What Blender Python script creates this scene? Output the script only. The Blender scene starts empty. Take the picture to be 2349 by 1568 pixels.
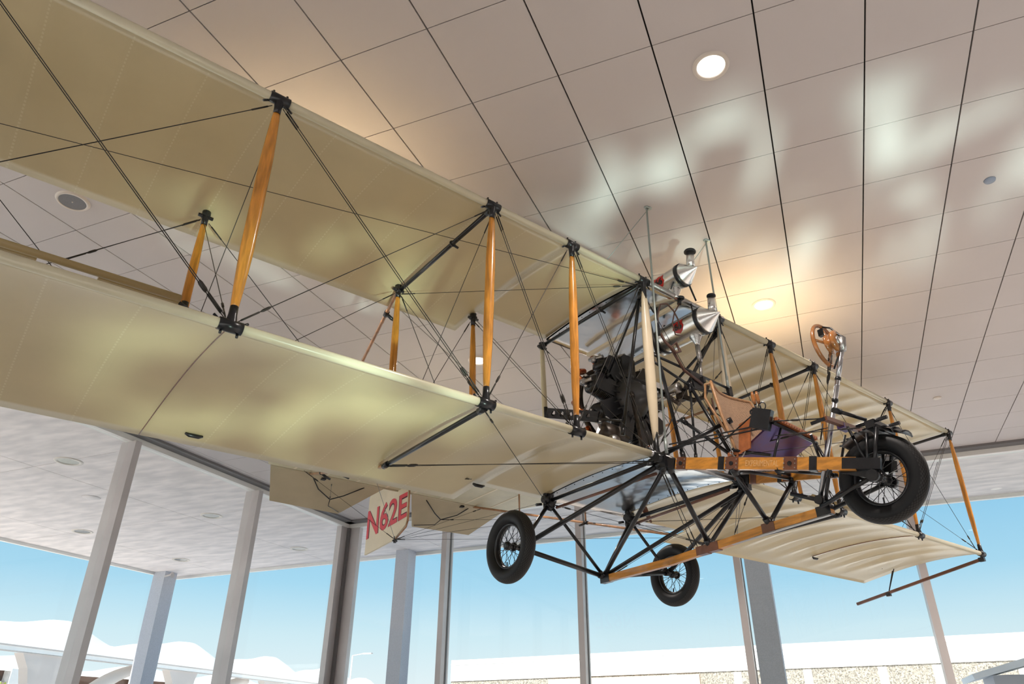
import bpy, bmesh, math, random
from mathutils import Vector, Matrix, Quaternion
random.seed(7)
S = bpy.context.scene
C = S.collection
V = Vector
pi = math.pi

# ------------------------------------------------------------------ camera, exposure, world, sun
S.view_settings.view_transform = 'Standard'
S.view_settings.look = 'None'
S.view_settings.exposure = 0.0
S.view_settings.gamma = 1.0
S.view_settings.use_curve_mapping = False

cd = bpy.data.cameras.new('camera')
cd.sensor_width = 36.0
cd.lens = 1654.79 * 36 / 2349
cd.shift_x = -48.82 / 2349
cd.shift_y = 14.97 / 2349
cd.clip_start = 0.05
cd.clip_end = 500
cam = bpy.data.objects.new('camera', cd)
C.objects.link(cam)
R_ = V((0.92931658, 0.36922981, -0.00632733))
D_ = V((-0.17917326, 0.43584764, -0.88200554))
F_ = V((-0.32290498, 0.82079606, 0.47119655))
cam.matrix_world = Matrix(((R_.x, -D_.x, -F_.x, 0), (R_.y, -D_.y, -F_.y, 0), (R_.z, -D_.z, -F_.z, 1.6), (0, 0, 0, 1)))
S.camera = cam

w = bpy.data.worlds.new('sky')
S.world = w
w.use_nodes = True
nt = w.node_tree
nt.nodes.clear()
o_ = nt.nodes.new('ShaderNodeOutputWorld')
b_ = nt.nodes.new('ShaderNodeBackground')
tc = nt.nodes.new('ShaderNodeTexCoord')
sp = nt.nodes.new('ShaderNodeSeparateXYZ')
rp = nt.nodes.new('ShaderNodeValToRGB')
nt.links.new(tc.outputs['Generated'], sp.inputs[0])
nt.links.new(sp.outputs[2], rp.inputs[0])
nt.links.new(rp.outputs[0], b_.inputs[0])
nt.links.new(b_.outputs[0], o_.inputs[0])
el = rp.color_ramp.elements
el[0].position = 0.0; el[0].color = (0.86, 0.93, 0.97, 1)
el[1].position = 1.0; el[1].color = (0.12, 0.28, 0.55, 1)
for p, c in ((0.05, (0.84, 0.93, 0.97, 1)), (0.11, (0.67, 0.86, 0.95, 1)), (0.17, (0.42, 0.72, 0.92, 1)), (0.28, (0.25, 0.58, 0.86, 1)), (0.5, (0.2, 0.44, 0.74, 1))):
    e = el.new(p); e.color = c
b_.inputs[1].default_value = 1.0

SUN_DIR = V((0.03, 0.74, -0.67)).normalized()
sd = bpy.data.lights.new('sun', 'SUN')
sd.energy = 10.0
sd.angle = 0.01
sd.color = (1.0, 0.95, 0.87)
so = bpy.data.objects.new('sun', sd)
so.rotation_euler = SUN_DIR.to_track_quat('-Z', 'Y').to_euler()
so.location = (6, -10, 12)
C.objects.link(so)

# daylight thrown up from the floor in rippled patches
def ripple_light(name, loc, aim, energy, angle, scale, seed, col, thr=0.52, sc=(1, 1, 1)):
    l = bpy.data.lights.new(name, 'SPOT')
    l.energy = energy; l.spot_size = angle; l.spot_blend = 0.9; l.shadow_soft_size = 0.16; l.color = col
    l.use_nodes = True
    n = l.node_tree
    em = n.nodes['Emission']
    t = n.nodes.new('ShaderNodeTexCoord')
    m = n.nodes.new('ShaderNodeMapping'); m.inputs['Location'].default_value = (seed, seed * .7, 0); m.inputs['Scale'].default_value = (scale, scale * 1.7, scale)
    nz = n.nodes.new('ShaderNodeTexNoise'); nz.inputs['Detail'].default_value = 1.0; nz.inputs['Scale'].default_value = 1.0; nz.inputs['Distortion'].default_value = 0.8
    r = n.nodes.new('ShaderNodeMapRange'); r.interpolation_type = 'SMOOTHSTEP'
    r.inputs[1].default_value = thr; r.inputs[2].default_value = thr + 0.2
    n.links.new(t.outputs['Normal'], m.inputs[0]); n.links.new(m.outputs[0], nz.inputs['Vector'])
    n.links.new(nz.outputs[0], r.inputs[0]); n.links.new(r.outputs[0], em.inputs['Strength'])
    o = bpy.data.objects.new(name, l)
    o.location = loc
    o.rotation_euler = (V(aim) - V(loc)).to_track_quat('-Z', 'Y').to_euler(); o.scale = sc
    C.objects.link(o)
SRC = (1.6, 0.4, 0.15)      # sun striking the polished floor beside the viewer
ripple_light('reflected_sunlight', SRC, (0.35, 5.35, 5.67), 3600, 0.74, 13.0, 5.3, (0.72, 1.0, 0.90), .47, (1, .42, 1))
ripple_light('reflected_sunlight', SRC, (-2.95, 3.45, 3.75), 2900, 0.50, 12.0, 8.4, (0.74, 1.0, 0.86), .47, (1, .8, 1))

# ------------------------------------------------------------------ materials
MATS = {}
def mat(name, col, rough=0.5, metal=0.0, spec=0.5, noise=0.0, nscale=8.0, bump=0.0, bscale=40.0, emit=None, es=0.0, coat=0.0, stretch=None, col2=None):
    m = bpy.data.materials.new(name); MATS[name] = m
    m.use_nodes = True
    t = m.node_tree; p = t.nodes['Principled BSDF']
    p.inputs['Base Color'].default_value = (*col, 1)
    p.inputs['Roughness'].default_value = rough
    p.inputs['Metallic'].default_value = metal
    p.inputs['Specular IOR Level'].default_value = spec
    p.inputs['Coat Weight'].default_value = coat
    if emit:
        p.inputs['Emission Color'].default_value = (*emit, 1); p.inputs['Emission Strength'].default_value = es
    tc = t.nodes.new('ShaderNodeTexCoord')
    src = tc.outputs['Object']
    if stretch:
        mp = t.nodes.new('ShaderNodeMapping'); mp.inputs['Scale'].default_value = stretch
        t.links.new(src, mp.inputs[0]); src = mp.outputs[0]
    if noise > 0 or col2:
        n = t.nodes.new('ShaderNodeTexNoise'); n.inputs['Scale'].default_value = nscale; n.inputs['Detail'].default_value = 5
        t.links.new(src, n.inputs['Vector'])
        mx = t.nodes.new('ShaderNodeMix'); mx.data_type = 'RGBA'
        c2 = col2 or tuple(max(0, c * (1 - noise)) for c in col)
        c1 = col if col2 else tuple(min(1, c * (1 + noise * .6)) for c in col)
        mx.inputs[6].default_value = (*c1, 1); mx.inputs[7].default_value = (*c2, 1)
        rm = t.nodes.new('ShaderNodeMapRange'); rm.inputs[1].default_value = .35; rm.inputs[2].default_value = .65
        t.links.new(n.outputs[0], rm.inputs[0]); t.links.new(rm.outputs[0], mx.inputs[0])
        t.links.new(mx.outputs[2], p.inputs['Base Color'])
    if bump > 0:
        n2 = t.nodes.new('ShaderNodeTexNoise'); n2.inputs['Scale'].default_value = bscale
        t.links.new(src, n2.inputs['Vector'])
        bp = t.nodes.new('ShaderNodeBump'); bp.inputs['Strength'].default_value = bump; bp.inputs['Distance'].default_value = .01
        t.links.new(n2.outputs[0], bp.inputs['Height']); t.links.new(bp.outputs[0], p.inputs['Normal'])
    return m

black = mat('black_enamel', (0.012, 0.012, 0.014), 0.28, noise=.3, nscale=20)
rubber = mat('rubber', (0.009, 0.018, 0.019), 0.6, noise=.4, nscale=12, spec=.3)
steel = mat('bright_steel', (0.55, 0.55, 0.57), 0.25, 1.0)
wire_m = mat('wire_steel', (0.045, 0.04, 0.035), 0.45, 0.6)
rod_m = mat('hanger_steel', (0.42, 0.47, 0.45), 0.4, 0.5)
wood = mat('varnished_ash', (0.66, 0.27, 0.035), 0.22, noise=.35, nscale=3.0, stretch=(14, 14, 1.5), coat=.6)
woodb = mat('varnished_beam', (0.60, 0.25, 0.035), 0.3, noise=.3, nscale=3.0, stretch=(14, 1.5, 14), coat=.5)
wooddark = mat('dark_wood', (0.16, 0.055, 0.025), 0.35, noise=.3, nscale=8, coat=.4)
woodrim = mat('rim_wood', (0.36, 0.13, 0.03), 0.25, noise=.25, nscale=14, coat=.7)
bamboo = mat('bamboo', (0.40, 0.20, 0.09), 0.4, noise=.35, nscale=10, coat=.3)
leather = mat('leather', (0.42, 0.13, 0.04), 0.45, noise=.25, nscale=18)
cream = mat('cream_paint', (0.66, 0.60, 0.43), 0.3, noise=.06, nscale=3)
creamstrut = mat('cream_strut', (0.74, 0.62, 0.44), 0.3, noise=.06, nscale=5)
alu = mat('bright_tank_metal', (0.80, 0.80, 0.78), 0.24, 1.0, bump=.12, bscale=120)
copper = mat('copper_pipe', (0.62, 0.20, 0.08), 0.25, 1.0, noise=.3, nscale=9)
crank = mat('crankcase_grey', (0.07, 0.07, 0.075), 0.42, 0.3, noise=.3, nscale=6)
oily = mat('oily_engine', (0.06, 0.045, 0.035), 0.35, 0.4, noise=.5, nscale=14)
castal = mat('cast_aluminium', (0.45, 0.43, 0.42), 0.35, 1.0, bump=.3, bscale=40)
redm = mat('red_badge', (0.55, 0.02, 0.015), 0.35)
textblack = mat('badge_black', (0.01, 0.01, 0.01), 0.4)
textred = mat('registration_red', (0.72, 0.06, 0.08), 0.45)
textdark = mat('registration_outline', (0.10, 0.02, 0.03), 0.5)
textcream = mat('beam_lettering', (0.72, 0.42, 0.17), 0.5)
blue = mat('seat_pan_blue', (0.06, 0.05, 0.20), 0.3, 0.5, noise=.5, nscale=5, col2=(0.10, 0.03, 0.05))
tailcloth = mat('tail_fabric', (0.47, 0.40, 0.27), 0.5, noise=.08, nscale=3, bump=.15, bscale=300)
ruddercloth = mat('rudder_fabric', (0.80, 0.70, 0.52), 0.5, noise=.05, nscale=3)
hose = mat('brown_hose', (0.10, 0.045, 0.03), 0.5)
mull_m = mat('mullion_aluminium', (0.56, 0.52, 0.51), 0.42, 0.4, noise=.08, nscale=1.5, bump=.04, bscale=200)
ceil_m = mat('ceiling_panel', (0.60, 0.545, 0.53), 0.55, noise=.03, nscale=.8, bump=.03, bscale=220)
gap_m = mat('ceiling_gap', (0.02, 0.016, 0.014), 0.8)
floor_m = mat('terrazzo_floor', (0.66, 0.63, 0.60), 0.4, noise=.1, nscale=30)
wallm = mat('painted_wall', (0.62, 0.57, 0.53), 0.6, noise=.03)
groundm = mat('outdoor_paving', (0.84, 0.79, 0.75), 0.8, noise=.12, nscale=.5)
soff_m = mat('soffit_plaster', (0.93, 0.84, 0.82), 0.7, noise=.1, nscale=1.6, stretch=(1, 3.2, 1), col2=(0.72, 0.66, 0.65))
white = mat('white_trim', (0.80, 0.78, 0.75), 0.45)
darkrev = mat('dark_reveal', (0.16, 0.15, 0.15), 0.5)
whiteb = mat('white_concrete', (0.85, 0.85, 0.84), 0.6, noise=.02)
greyb = mat('canopy_column', (0.62, 0.56, 0.53), 0.7, noise=.08, nscale=.7)
tanb = mat('tan_concrete', (0.55, 0.42, 0.33), 0.7, noise=.1, nscale=1)
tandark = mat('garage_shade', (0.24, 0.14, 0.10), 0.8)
leaf = mat('leaf_green', (0.25, 0.30, 0.05), 0.6, noise=.5, nscale=5)
lens = mat('lamp_lens', (1, 1, 1), 0.4, emit=(1.0, 0.93, 0.82), es=7.0)
ring_m = mat('lamp_trim', (0.70, 0.62, 0.55), 0.35)
spk_m = mat('speaker_grille', (0.20, 0.19, 0.20), 0.5, noise=.1, nscale=200)

# pebble dash
pebble = mat('pebble_dash', (0.62, 0.55, 0.46), 0.8)
t = pebble.node_tree; p = t.nodes['Principled BSDF']
vo = t.nodes.new('ShaderNodeTexVoronoi'); vo.inputs['Scale'].default_value = 15
tcx = t.nodes.new('ShaderNodeTexCoord'); t.links.new(tcx.outputs['Object'], vo.inputs['Vector'])
rr = t.nodes.new('ShaderNodeValToRGB'); t.links.new(vo.outputs['Color'], rr.inputs[0])
rr.color_ramp.elements[0].color = (0.08, 0.07, 0.06, 1); rr.color_ramp.elements[1].color = (0.50, 0.45, 0.38, 1)
t.links.new(rr.outputs[0], p.inputs['Base Color'])

# glass pane: clear sheet with fresnel mirror
glass = bpy.data.materials.new('window_glass'); glass.use_nodes = True
t = glass.node_tree; t.nodes.clear()
oo = t.nodes.new('ShaderNodeOutputMaterial'); mx = t.nodes.new('ShaderNodeMixShader')
tr = t.nodes.new('ShaderNodeBsdfTransparent'); gl = t.nodes.new('ShaderNodeBsdfGlossy'); lw = t.nodes.new('ShaderNodeLayerWeight')
tr.inputs[0].default_value = (0.97, 0.992, 0.985, 1); gl.inputs['Roughness'].default_value = 0.0; lw.inputs[0].default_value = 0.5
pw_ = t.nodes.new('ShaderNodeMath'); pw_.operation = 'POWER'; pw_.inputs[1].default_value = 4.5
ml_ = t.nodes.new('ShaderNodeMath'); ml_.operation = 'MULTIPLY_ADD'; ml_.inputs[1].default_value = .55; ml_.inputs[2].default_value = .018
t.links.new(lw.outputs['Facing'], pw_.inputs[0]); t.links.new(pw_.outputs[0], ml_.inputs[0]); t.links.new(ml_.outputs[0], mx.inputs[0])
t.links.new(tr.outputs[0], mx.inputs[1]); t.links.new(gl.outputs[0], mx.inputs[2]); t.links.new(mx.outputs[0], oo.inputs[0])

# wing fabric: tapes and stitching follow the ribs (UV: x = rib number, y = chord fraction)
def fabric(name, col, tape):
    m = mat(name, col, 0.3, noise=.07, nscale=1.3, spec=.7)
    t = m.node_tree; p = t.nodes['Principled BSDF']
    base = p.inputs['Base Color'].links[0].from_socket
    uv = t.nodes.new('ShaderNodeUVMap'); s = t.nodes.new('ShaderNodeSeparateXYZ'); t.links.new(uv.outputs[0], s.inputs[0])
    def M(op, a, b=None):
        n = t.nodes.new('ShaderNodeMath'); n.operation = op
        for i, x in enumerate((a, b)):
            if x is None: continue
            if isinstance(x, (int, float)): n.inputs[i].default_value = x
            else: t.links.new(x, n.inputs[i])
        return n.outputs[0]
    fx = M('ABSOLUTE', M('SUBTRACT', M('FRACT', M('ADD', s.outputs[0], .5)), .5))
    tapem = M('LESS_THAN', fx, .075)
    edge = M('MULTIPLY', tapem, M('GREATER_THAN', fx, .066))
    st = M('MULTIPLY', M('LESS_THAN', fx, .012), M('GREATER_THAN', M('FRACT', M('MULTIPLY', s.outputs[1], 48)), .45))
    mix = t.nodes.new('ShaderNodeMix'); mix.data_type = 'RGBA'
    t.links.new(base, mix.inputs[6]); mix.inputs[7].default_value = (*tape, 1)
    t.links.new(M('MULTIPLY', st, .28), mix.inputs[0])
    t.links.new(mix.outputs[2], p.inputs['Base Color'])
    bp = t.nodes.new('ShaderNodeBump'); bp.inputs['Strength'].default_value = .6; bp.inputs['Distance'].default_value = .004
    t.links.new(M('ADD', M('MULTIPLY', st, 1.0), M('MULTIPLY', tapem, .25)), bp.inputs['Height'])
    t.links.new(bp.outputs[0], p.inputs['Normal'])
    return m
fab = fabric('wing_fabric', (0.60, 0.49, 0.28), (0.84, 0.77, 0.56))

# polished sheet metal with slight waves
polished = mat('polished_sheet', (0.80, 0.79, 0.77), 0.17, 1.0, bump=1.0, bscale=3.4)

# wicker: woven cane
wick = mat('wicker_weave', (0.30, 0.17, 0.10), 0.55)
t = wick.node_tree; p = t.nodes['Principled BSDF']
bk = t.nodes.new('ShaderNodeTexBrick'); bk.inputs['Scale'].default_value = 26; bk.inputs['Mortar Size'].default_value = .05
bk.inputs['Color1'].default_value = (0.33, 0.18, 0.10, 1); bk.inputs['Color2'].default_value = (0.22, 0.11, 0.06, 1); bk.inputs['Mortar'].default_value = (0.7, 0.5, 0.33, 1)
bk.inputs['Brick Width'].default_value = .8; bk.inputs['Row Height'].default_value = .5
uvn = t.nodes.new('ShaderNodeUVMap'); t.links.new(uvn.outputs[0], bk.inputs['Vector']); t.links.new(bk.outputs[0], p.inputs['Base Color'])
bp = t.nodes.new('ShaderNodeBump'); bp.inputs['Strength'].default_value = .8; bp.inputs['Distance'].default_value = .003
t.links.new(bk.outputs['Fac'], bp.inputs['Height']); bp.invert = True; t.links.new(bp.outputs[0], p.inputs['Normal'])

# tyre: diamond tread in the outer part of the section (UV)
tyre = mat('tyre_rubber', (0.010, 0.010, 0.011), 0.5, noise=.35, nscale=8, spec=.25)
t = tyre.node_tree; p = t.nodes['Principled BSDF']
uvn = t.nodes.new('ShaderNodeUVMap'); s = t.nodes.new('ShaderNodeSeparateXYZ'); t.links.new(uvn.outputs[0], s.inputs[0])
def TM(op, a, b=None):
    n = t.nodes.new('ShaderNodeMath'); n.operation = op
    for i, x in enumerate((a, b)):
        if x is None: continue
        if isinstance(x, (int, float)): n.inputs[i].default_value = x
        else: t.links.new(x, n.inputs[i])
    return n.outputs[0]
U = TM('MULTIPLY', s.outputs[0], 60); W2 = TM('MULTIPLY', s.outputs[1], 22)
g1 = TM('LESS_THAN', TM('FRACT', TM('ADD', U, W2)), .16); g2 = TM('LESS_THAN', TM('FRACT', TM('SUBTRACT', U, W2)), .16)
msk = TM('LESS_THAN', TM('ABSOLUTE', TM('SUBTRACT', s.outputs[1], .5)), .17)
gr = TM('MULTIPLY', TM('MAXIMUM', g1, g2), msk)
bp = t.nodes.new('ShaderNodeBump'); bp.invert = True; bp.inputs['Strength'].default_value = 1; bp.inputs['Distance'].default_value = .02
tmx = t.nodes.new('ShaderNodeMix'); tmx.data_type = 'RGBA'; tmx.inputs[6].default_value = (0.011, 0.011, 0.012, 1); tmx.inputs[7].default_value = (0.034, 0.033, 0.033, 1)
t.links.new(msk, tmx.inputs[0]); tm2 = t.nodes.new('ShaderNodeMix'); tm2.data_type = 'RGBA'; tm2.inputs[7].default_value = (0.002, 0.002, 0.002, 1)
t.links.new(tmx.outputs[2], tm2.inputs[6]); t.links.new(gr, tm2.inputs[0]); t.links.new(tm2.outputs[2], p.inputs['Base Color'])
t.links.new(gr, bp.inputs['Height']); t.links.new(bp.outputs[0], p.inputs['Normal'])

# ------------------------------------------------------------------ mesh builder
class MB:
    def __init__(s): s.v = []; s.f = []; s.uv = {}; s.sm = []
    def add(s, vs, fs, smooth=True, uvs=None):
        b = len(s.v); s.v += [tuple(x) for x in vs]
        for i, f in enumerate(fs):
            s.f.append([b + j for j in f]); s.sm.append(smooth)
            if uvs: s.uv[len(s.f) - 1] = uvs[i]
        return s
    @staticmethod
    def frame(d, up=None):
        d = V(d).normalized()
        u = V(up) if up is not None else (V((0, 0, 1)) if abs(d.z) < .95 else V((0, 1, 0)))
        a = u.cross(d)
        if a.length < 1e-5: a = V((1, 0, 0)).cross(d)
        a.normalize(); b = d.cross(a)
        return a, b, d
    def tube(s, p0, p1, r0, r1=None, n=10, caps=True):
        return s.poly([p0, p1], [r0, r0 if r1 is None else r1], n, caps)
    def poly(s, pts, rs, n=8, caps=True, closed=False, ell=None):
        pts = [V(p) for p in pts]
        if isinstance(rs, (int, float)): rs = [rs] * len(pts)
        m = len(pts); vs = []; a = None
        for i, p in enumerate(pts):
            if closed: d = pts[(i + 1) % m] - pts[i - 1]
            else: d = pts[min(i + 1, m - 1)] - pts[max(i - 1, 0)]
            if d.length < 1e-9: d = V((0, 0, 1))
            d.normalize()
            if a is None: a, b, _ = s.frame(d, ell[2] if ell else None)
            else:
                a = a - d * a.dot(d); a.normalize(); b = d.cross(a)
            for k in range(n):
                t = 2 * pi * k / n
                ea, eb = (ell[0], ell[1]) if ell else (1, 1)
                vs.append(p + a * (math.cos(t) * rs[i] * ea) + b * (math.sin(t) * rs[i] * eb))
        fs = []
        for i in range(m if closed else m - 1):
            j = (i + 1) % m
            for k in range(n):
                l = (k + 1) % n
                fs.append([i * n + k, i * n + l, j * n + l, j * n + k])
        s.add(vs, fs)
        if caps and not closed:
            b0 = len(s.v) - len(vs)
            s.f.append([b0 + k for k in reversed(range(n))]); s.sm.append(False)
            s.f.append([b0 + (m - 1) * n + k for k in range(n)]); s.sm.append(False)
        return s
    def lathe(s, o, axis, prof, n=24, up=None, caps=True):
        a, b, d = s.frame(axis, up); o = V(o); vs = []
        for (h, r) in prof:
            for k in range(n):
                t = 2 * pi * k / n
                vs.append(o + d * h + a * (math.cos(t) * r) + b * (math.sin(t) * r))
        fs = []
        for i in range(len(prof) - 1):
            for k in range(n):
                l = (k + 1) % n; fs.append([i * n + k, i * n + l, (i + 1) * n + l, (i + 1) * n + k])
        s.add(vs, fs, True)
        b0 = len(s.v) - len(vs)
        if caps and prof[0][1] > 1e-4: s.f.append([b0 + k for k in reversed(range(n))]); s.sm.append(False)
        if caps and prof[-1][1] > 1e-4: s.f.append([b0 + (len(prof) - 1) * n + k for k in range(n)]); s.sm.append(False)
        return s
    def box(s, c, sz, M=None):
        c = V(c); hx, hy, hz = [x / 2 for x in sz]; vs = []
        for x in (-hx, hx):
            for y in (-hy, hy):
                for z in (-hz, hz):
                    q = V((x, y, z)); vs.append(c + (M @ q if M else q))
        return s.add(vs, [[0, 1, 3, 2], [4, 6, 7, 5], [0, 4, 5, 1], [2, 3, 7, 6], [0, 2, 6, 4], [1, 5, 7, 3]], False)
    def bar(s, p0, p1, wd, ht, up=(0, 0, 1), w1=None, h1=None):
        p0, p1 = V(p0), V(p1); a, b, d = s.frame(p1 - p0, up)
        w1 = w1 or wd; h1 = h1 or ht
        vs = [p0 + a * (x * wd / 2) + b * (y * ht / 2) for x, y in ((-1, -1), (1, -1), (1, 1), (-1, 1))]
        vs += [p1 + a * (x * w1 / 2) + b * (y * h1 / 2) for x, y in ((-1, -1), (1, -1), (1, 1), (-1, 1))]
        return s.add(vs, [[3, 2, 1, 0], [4, 5, 6, 7], [0, 1, 5, 4], [1, 2, 6, 5], [2, 3, 7, 6], [3, 0, 4, 7]], False)
    def torus(s, c, axis, R, r, n=48, m=10, a0=0, a1=2 * pi, uv=False, ex=1.0):
        a, b, d = s.frame(axis); c = V(c); full = abs(a1 - a0 - 2 * pi) < 1e-6
        N = n if full else n + 1; vs = []
        for i in range(N):
            t = a0 + (a1 - a0) * i / n; e = a * math.cos(t) + b * math.sin(t)
            for k in range(m):
                q = 2 * pi * k / m; vs.append(c + e * (R - r * math.cos(q)) + d * (r * ex * math.sin(q)))
        fs = []; us = []
        for i in range(n):
            j = (i + 1) % N
            for k in range(m):
                l = (k + 1) % m; fs.append([i * m + k, j * m + k, j * m + l, i * m + l])
                us.append([(i / n, k / m), ((i + 1) / n, k / m), ((i + 1) / n, (k + 1) / m), (i / n, (k + 1) / m)])
        return s.add(vs, fs, True, us if uv else None)
    def prism(s, pts, th):
        # polygon extruded along its normal by +-th/2
        pts = [V(p) for p in pts]; n = (pts[1] - pts[0]).cross(pts[-1] - pts[0]).normalized() * (th / 2); k = len(pts)
        vs = [p + n for p in pts] + [p - n for p in pts]
        fs = [list(range(k)), list(reversed(range(k, 2 * k)))] + [[i, k + i, k + (i + 1) % k, (i + 1) % k] for i in range(k)]
        return s.add(vs, fs, False)
    def build(s, name, m, parent=None, label=None, shadow_smooth=True):
        me = bpy.data.meshes.new(name); me.from_pydata(s.v, [], s.f); me.update()
        me.polygons.foreach_set('use_smooth', s.sm)
        if s.uv:
            ul = me.uv_layers.new(name='UVMap')
            for fi, pl in enumerate(me.polygons):
                u = s.uv.get(fi)
                if u:
                    for li, q in zip(pl.loop_indices, u): ul.data[li].uv = q
        me.materials.append(m)
        o = bpy.data.objects.new(name, me); C.objects.link(o)
        if parent: o.parent = parent
        if label: o['label'] = label
        return o
def tag(o, label=None, cat=None, group=None, kind=None):
    if label: o['label'] = label
    if cat: o['category'] = cat
    if group: o['group'] = group
    if kind: o['kind'] = kind
    return o
def empty(name, loc, label, cat, group=None, M=None):
    o = bpy.data.objects.new(name, None); C.objects.link(o); o.empty_display_size = .1
    if M: o.matrix_world = M
    else: o.location = loc
    return tag(o, label, cat, group)
def text_mesh(body, size, extrude=0.0, offset=0.0):
    cu = bpy.data.curves.new('lettering', 'FONT'); cu.body = body; cu.size = size; cu.extrude = extrude; cu.offset = offset
    cu.resolution_u = 4
    ob = bpy.data.objects.new('lettering_tmp', cu); C.objects.link(ob)
    bpy.context.view_layer.update()
    me = bpy.data.meshes.new_from_object(ob.evaluated_get(bpy.context.evaluated_depsgraph_get()))
    C.objects.unlink(ob); bpy.data.objects.remove(ob)
    return me
def place_text(name, body, size, fn, m, parent, label=None, offset=0.0, fit=None):
    me = text_mesh(body, size, 0, offset)
    xs = [v.co.x for v in me.vertices]; ys = [v.co.y for v in me.vertices]
    x0, x1, y0, y1 = min(xs), max(xs), min(ys), max(ys)
    for v in me.vertices:
        a, b = v.co.x, v.co.y
        v.co = fn((a - x0) / (x1 - x0), (b - y0) / (y1 - y0))
    me.materials.append(m)
    o = bpy.data.objects.new(name, me); C.objects.link(o); o.parent = parent
    if label: o['label'] = label
    return o
def mirror(p): return (-p[0], p[1], p[2])

# ------------------------------------------------------------------ the room
CZ = 5.67
cell = 0.678
gx0, gy0 = 0.871 - 6 * 0.6665, 1.35     # column 0, row 0
gx0 = -3.13; dx = 0.6668; dy = 0.6800; gy0 = 1.345
WX, FY = -9.5, 13.1
mb = MB(); g = .006
i0 = math.floor((WX - gx0) / dx) ; i1 = 24
j0 = -11; j1 = 18
for i in range(i0, i1):
    for j in range(j0, j1):
        xa = max(gx0 + i * dx, WX + .06) + .0055; xb = gx0 + (i + 1) * dx - .0055
        ya = gy0 + j * dy + .0032; yb = min(gy0 + (j + 1) * dy - .0032, FY - .08)
        if xb - xa < .03 or yb - ya < .03: continue
        mb.box(((xa + xb) / 2, (ya + yb) / 2, CZ + .01), (xb - xa, yb - ya, .02))
ceil = tag(mb.build('ceiling', ceil_m), kind='structure')
mb = MB().box(((WX + 13) / 2, 3.3, CZ + .075), (13 - WX, 19.6, .09)); mb.build('ceiling_backing', gap_m, ceil)
XR = 13.0
tag(MB().box(((WX + XR) / 2, 3.3, -.05), (XR - WX + .3, 19.9, .1)).build('floor', floor_m), kind='structure')
tag(MB().box((XR + .1, 3.3, CZ / 2), (.2, 19.6, CZ)).build('wall_right', wallm), kind='structure')
# head trims and reveals
def struct(mb, name, m): return tag(mb.build(name, m), kind='structure')
struct(MB().box((WX + .16, 3.2, CZ - .015), (.16, 19.6, .05)), 'trim_1', darkrev)
struct(MB().box((XR / 2 + WX / 2, FY - .17, CZ - .015), (XR - WX, .18, .05)), 'trim_2', darkrev)
struct(MB().box((WX, 3.2, CZ - .05), (.14, 20.0, .13)), 'trim_3', white)
struct(MB().box(((XR + WX) / 2, FY, CZ - .05), (XR - WX, .14, .13)), 'trim_4', white)
tag(MB().box(((WX + XR) / 2, -6.55, 3.75), (XR - WX, .2, 4.0)).build('wall_sun_block', wallm), kind='structure')  # unseen upper wall added behind the viewer to cut the sun patch on the floor
struct(MB().box((WX, 3.2, .06), (.14, 20, .12)), 'trim_5', mull_m)
struct(MB().box(((XR + WX) / 2, FY, .06), (XR - WX, .14, .12)), 'trim_6', mull_m)
# outside canopy soffit (joints between big panels) and its edge band
mb = MB(); OX, OY = -17.5, 16.15
xs = [OX, -15.75, -12.22, WX - .07]; ys = [-6.4, -3.0, .55, 4.1, 7.82, 11.35, 14.9, OY]
for a in range(3):
    for b in range(len(ys) - 1):
        mb.box(((xs[a] + xs[a + 1]) / 2, (ys[b] + ys[b + 1]) / 2, CZ + .03), (xs[a + 1] - xs[a] - .012, ys[b + 1] - ys[b] - .012, .06))
xs2 = [WX - .07, -8.7, -5.1, -1.5, 2.1, 5.7, 9.3, XR + 3]
for a in range(len(xs2) - 1):
    for (ya, yb) in ((FY + .07, 14.9), (14.9, OY)):
        mb.box(((xs2[a] + xs2[a + 1]) / 2, (ya + yb) / 2, CZ + .03), (xs2[a + 1] - xs2[a] - .012, yb - ya - .012, .06))
sof = tag(mb.build('ceiling_canopy', soff_m), kind='structure')
struct(MB().box((OX - .04, 4.9, CZ + .06), (.09, 22.6, .26)), 'trim_7', white)
struct(MB().box(((XR + 3 + OX) / 2, OY + .04, CZ + .06), (XR + 3 - OX, .09, .26)), 'trim_8', white)
MB().box(((WX + OX) / 2, 4.9, CZ + .12), (WX - OX, 22.5, .1)).box(((XR + 3 + WX) / 2, (FY + OY) / 2, CZ + .12), (XR + 3 - WX, OY - FY, .1)).build('canopy_backing', gap_m, sof)

# window walls: each window is pane + frame post
def window_pane(n, p0, p1):
    d = V(p1) - V(p0); L = d.length; c = (V(p0) + V(p1)) / 2
    M = Matrix.Rotation(math.atan2(d.y, d.x), 3, 'Z')
    tag(MB().box((c.x, c.y, CZ / 2), (L, .012, CZ - .24), M).build('window_%d' % n, glass), kind='structure')
left_y = [-6.4, -3.6, -.9, 1.86, 4.62, 7.40, 10.13, FY]
front_x = [WX, -7.05, -4.22, -1.40, 1.40, 4.2, 7.0, 9.8, XR]
n = 1
for a in range(len(left_y) - 1):
    window_pane(n, (WX, left_y[a] + .05, 0), (WX, left_y[a + 1] - .05, 0)); n += 1
for a in range(len(front_x) - 1):
    window_pane(n, (front_x[a] + .05, FY, 0), (front_x[a + 1] - .05, FY, 0)); n += 1
def mullion(x, y, rz, label, big=False):
    M = Matrix.Rotation(rz, 3, 'Z'); wd, dp = (.11, .30)
    m_ = MB().box((x, y, CZ / 2 - .05), (wd, dp, CZ - .12), M)
    o = m_.build('window_mullion', mull_m)
    MB().box(V((x, y, CZ / 2 - .05)) + M @ V((wd / 2 + .006, .04, 0)), (.012, .05, CZ - .14), M).build('gasket', darkrev, o)
    return tag(o, label, 'mullion', 'window mullions')
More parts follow.
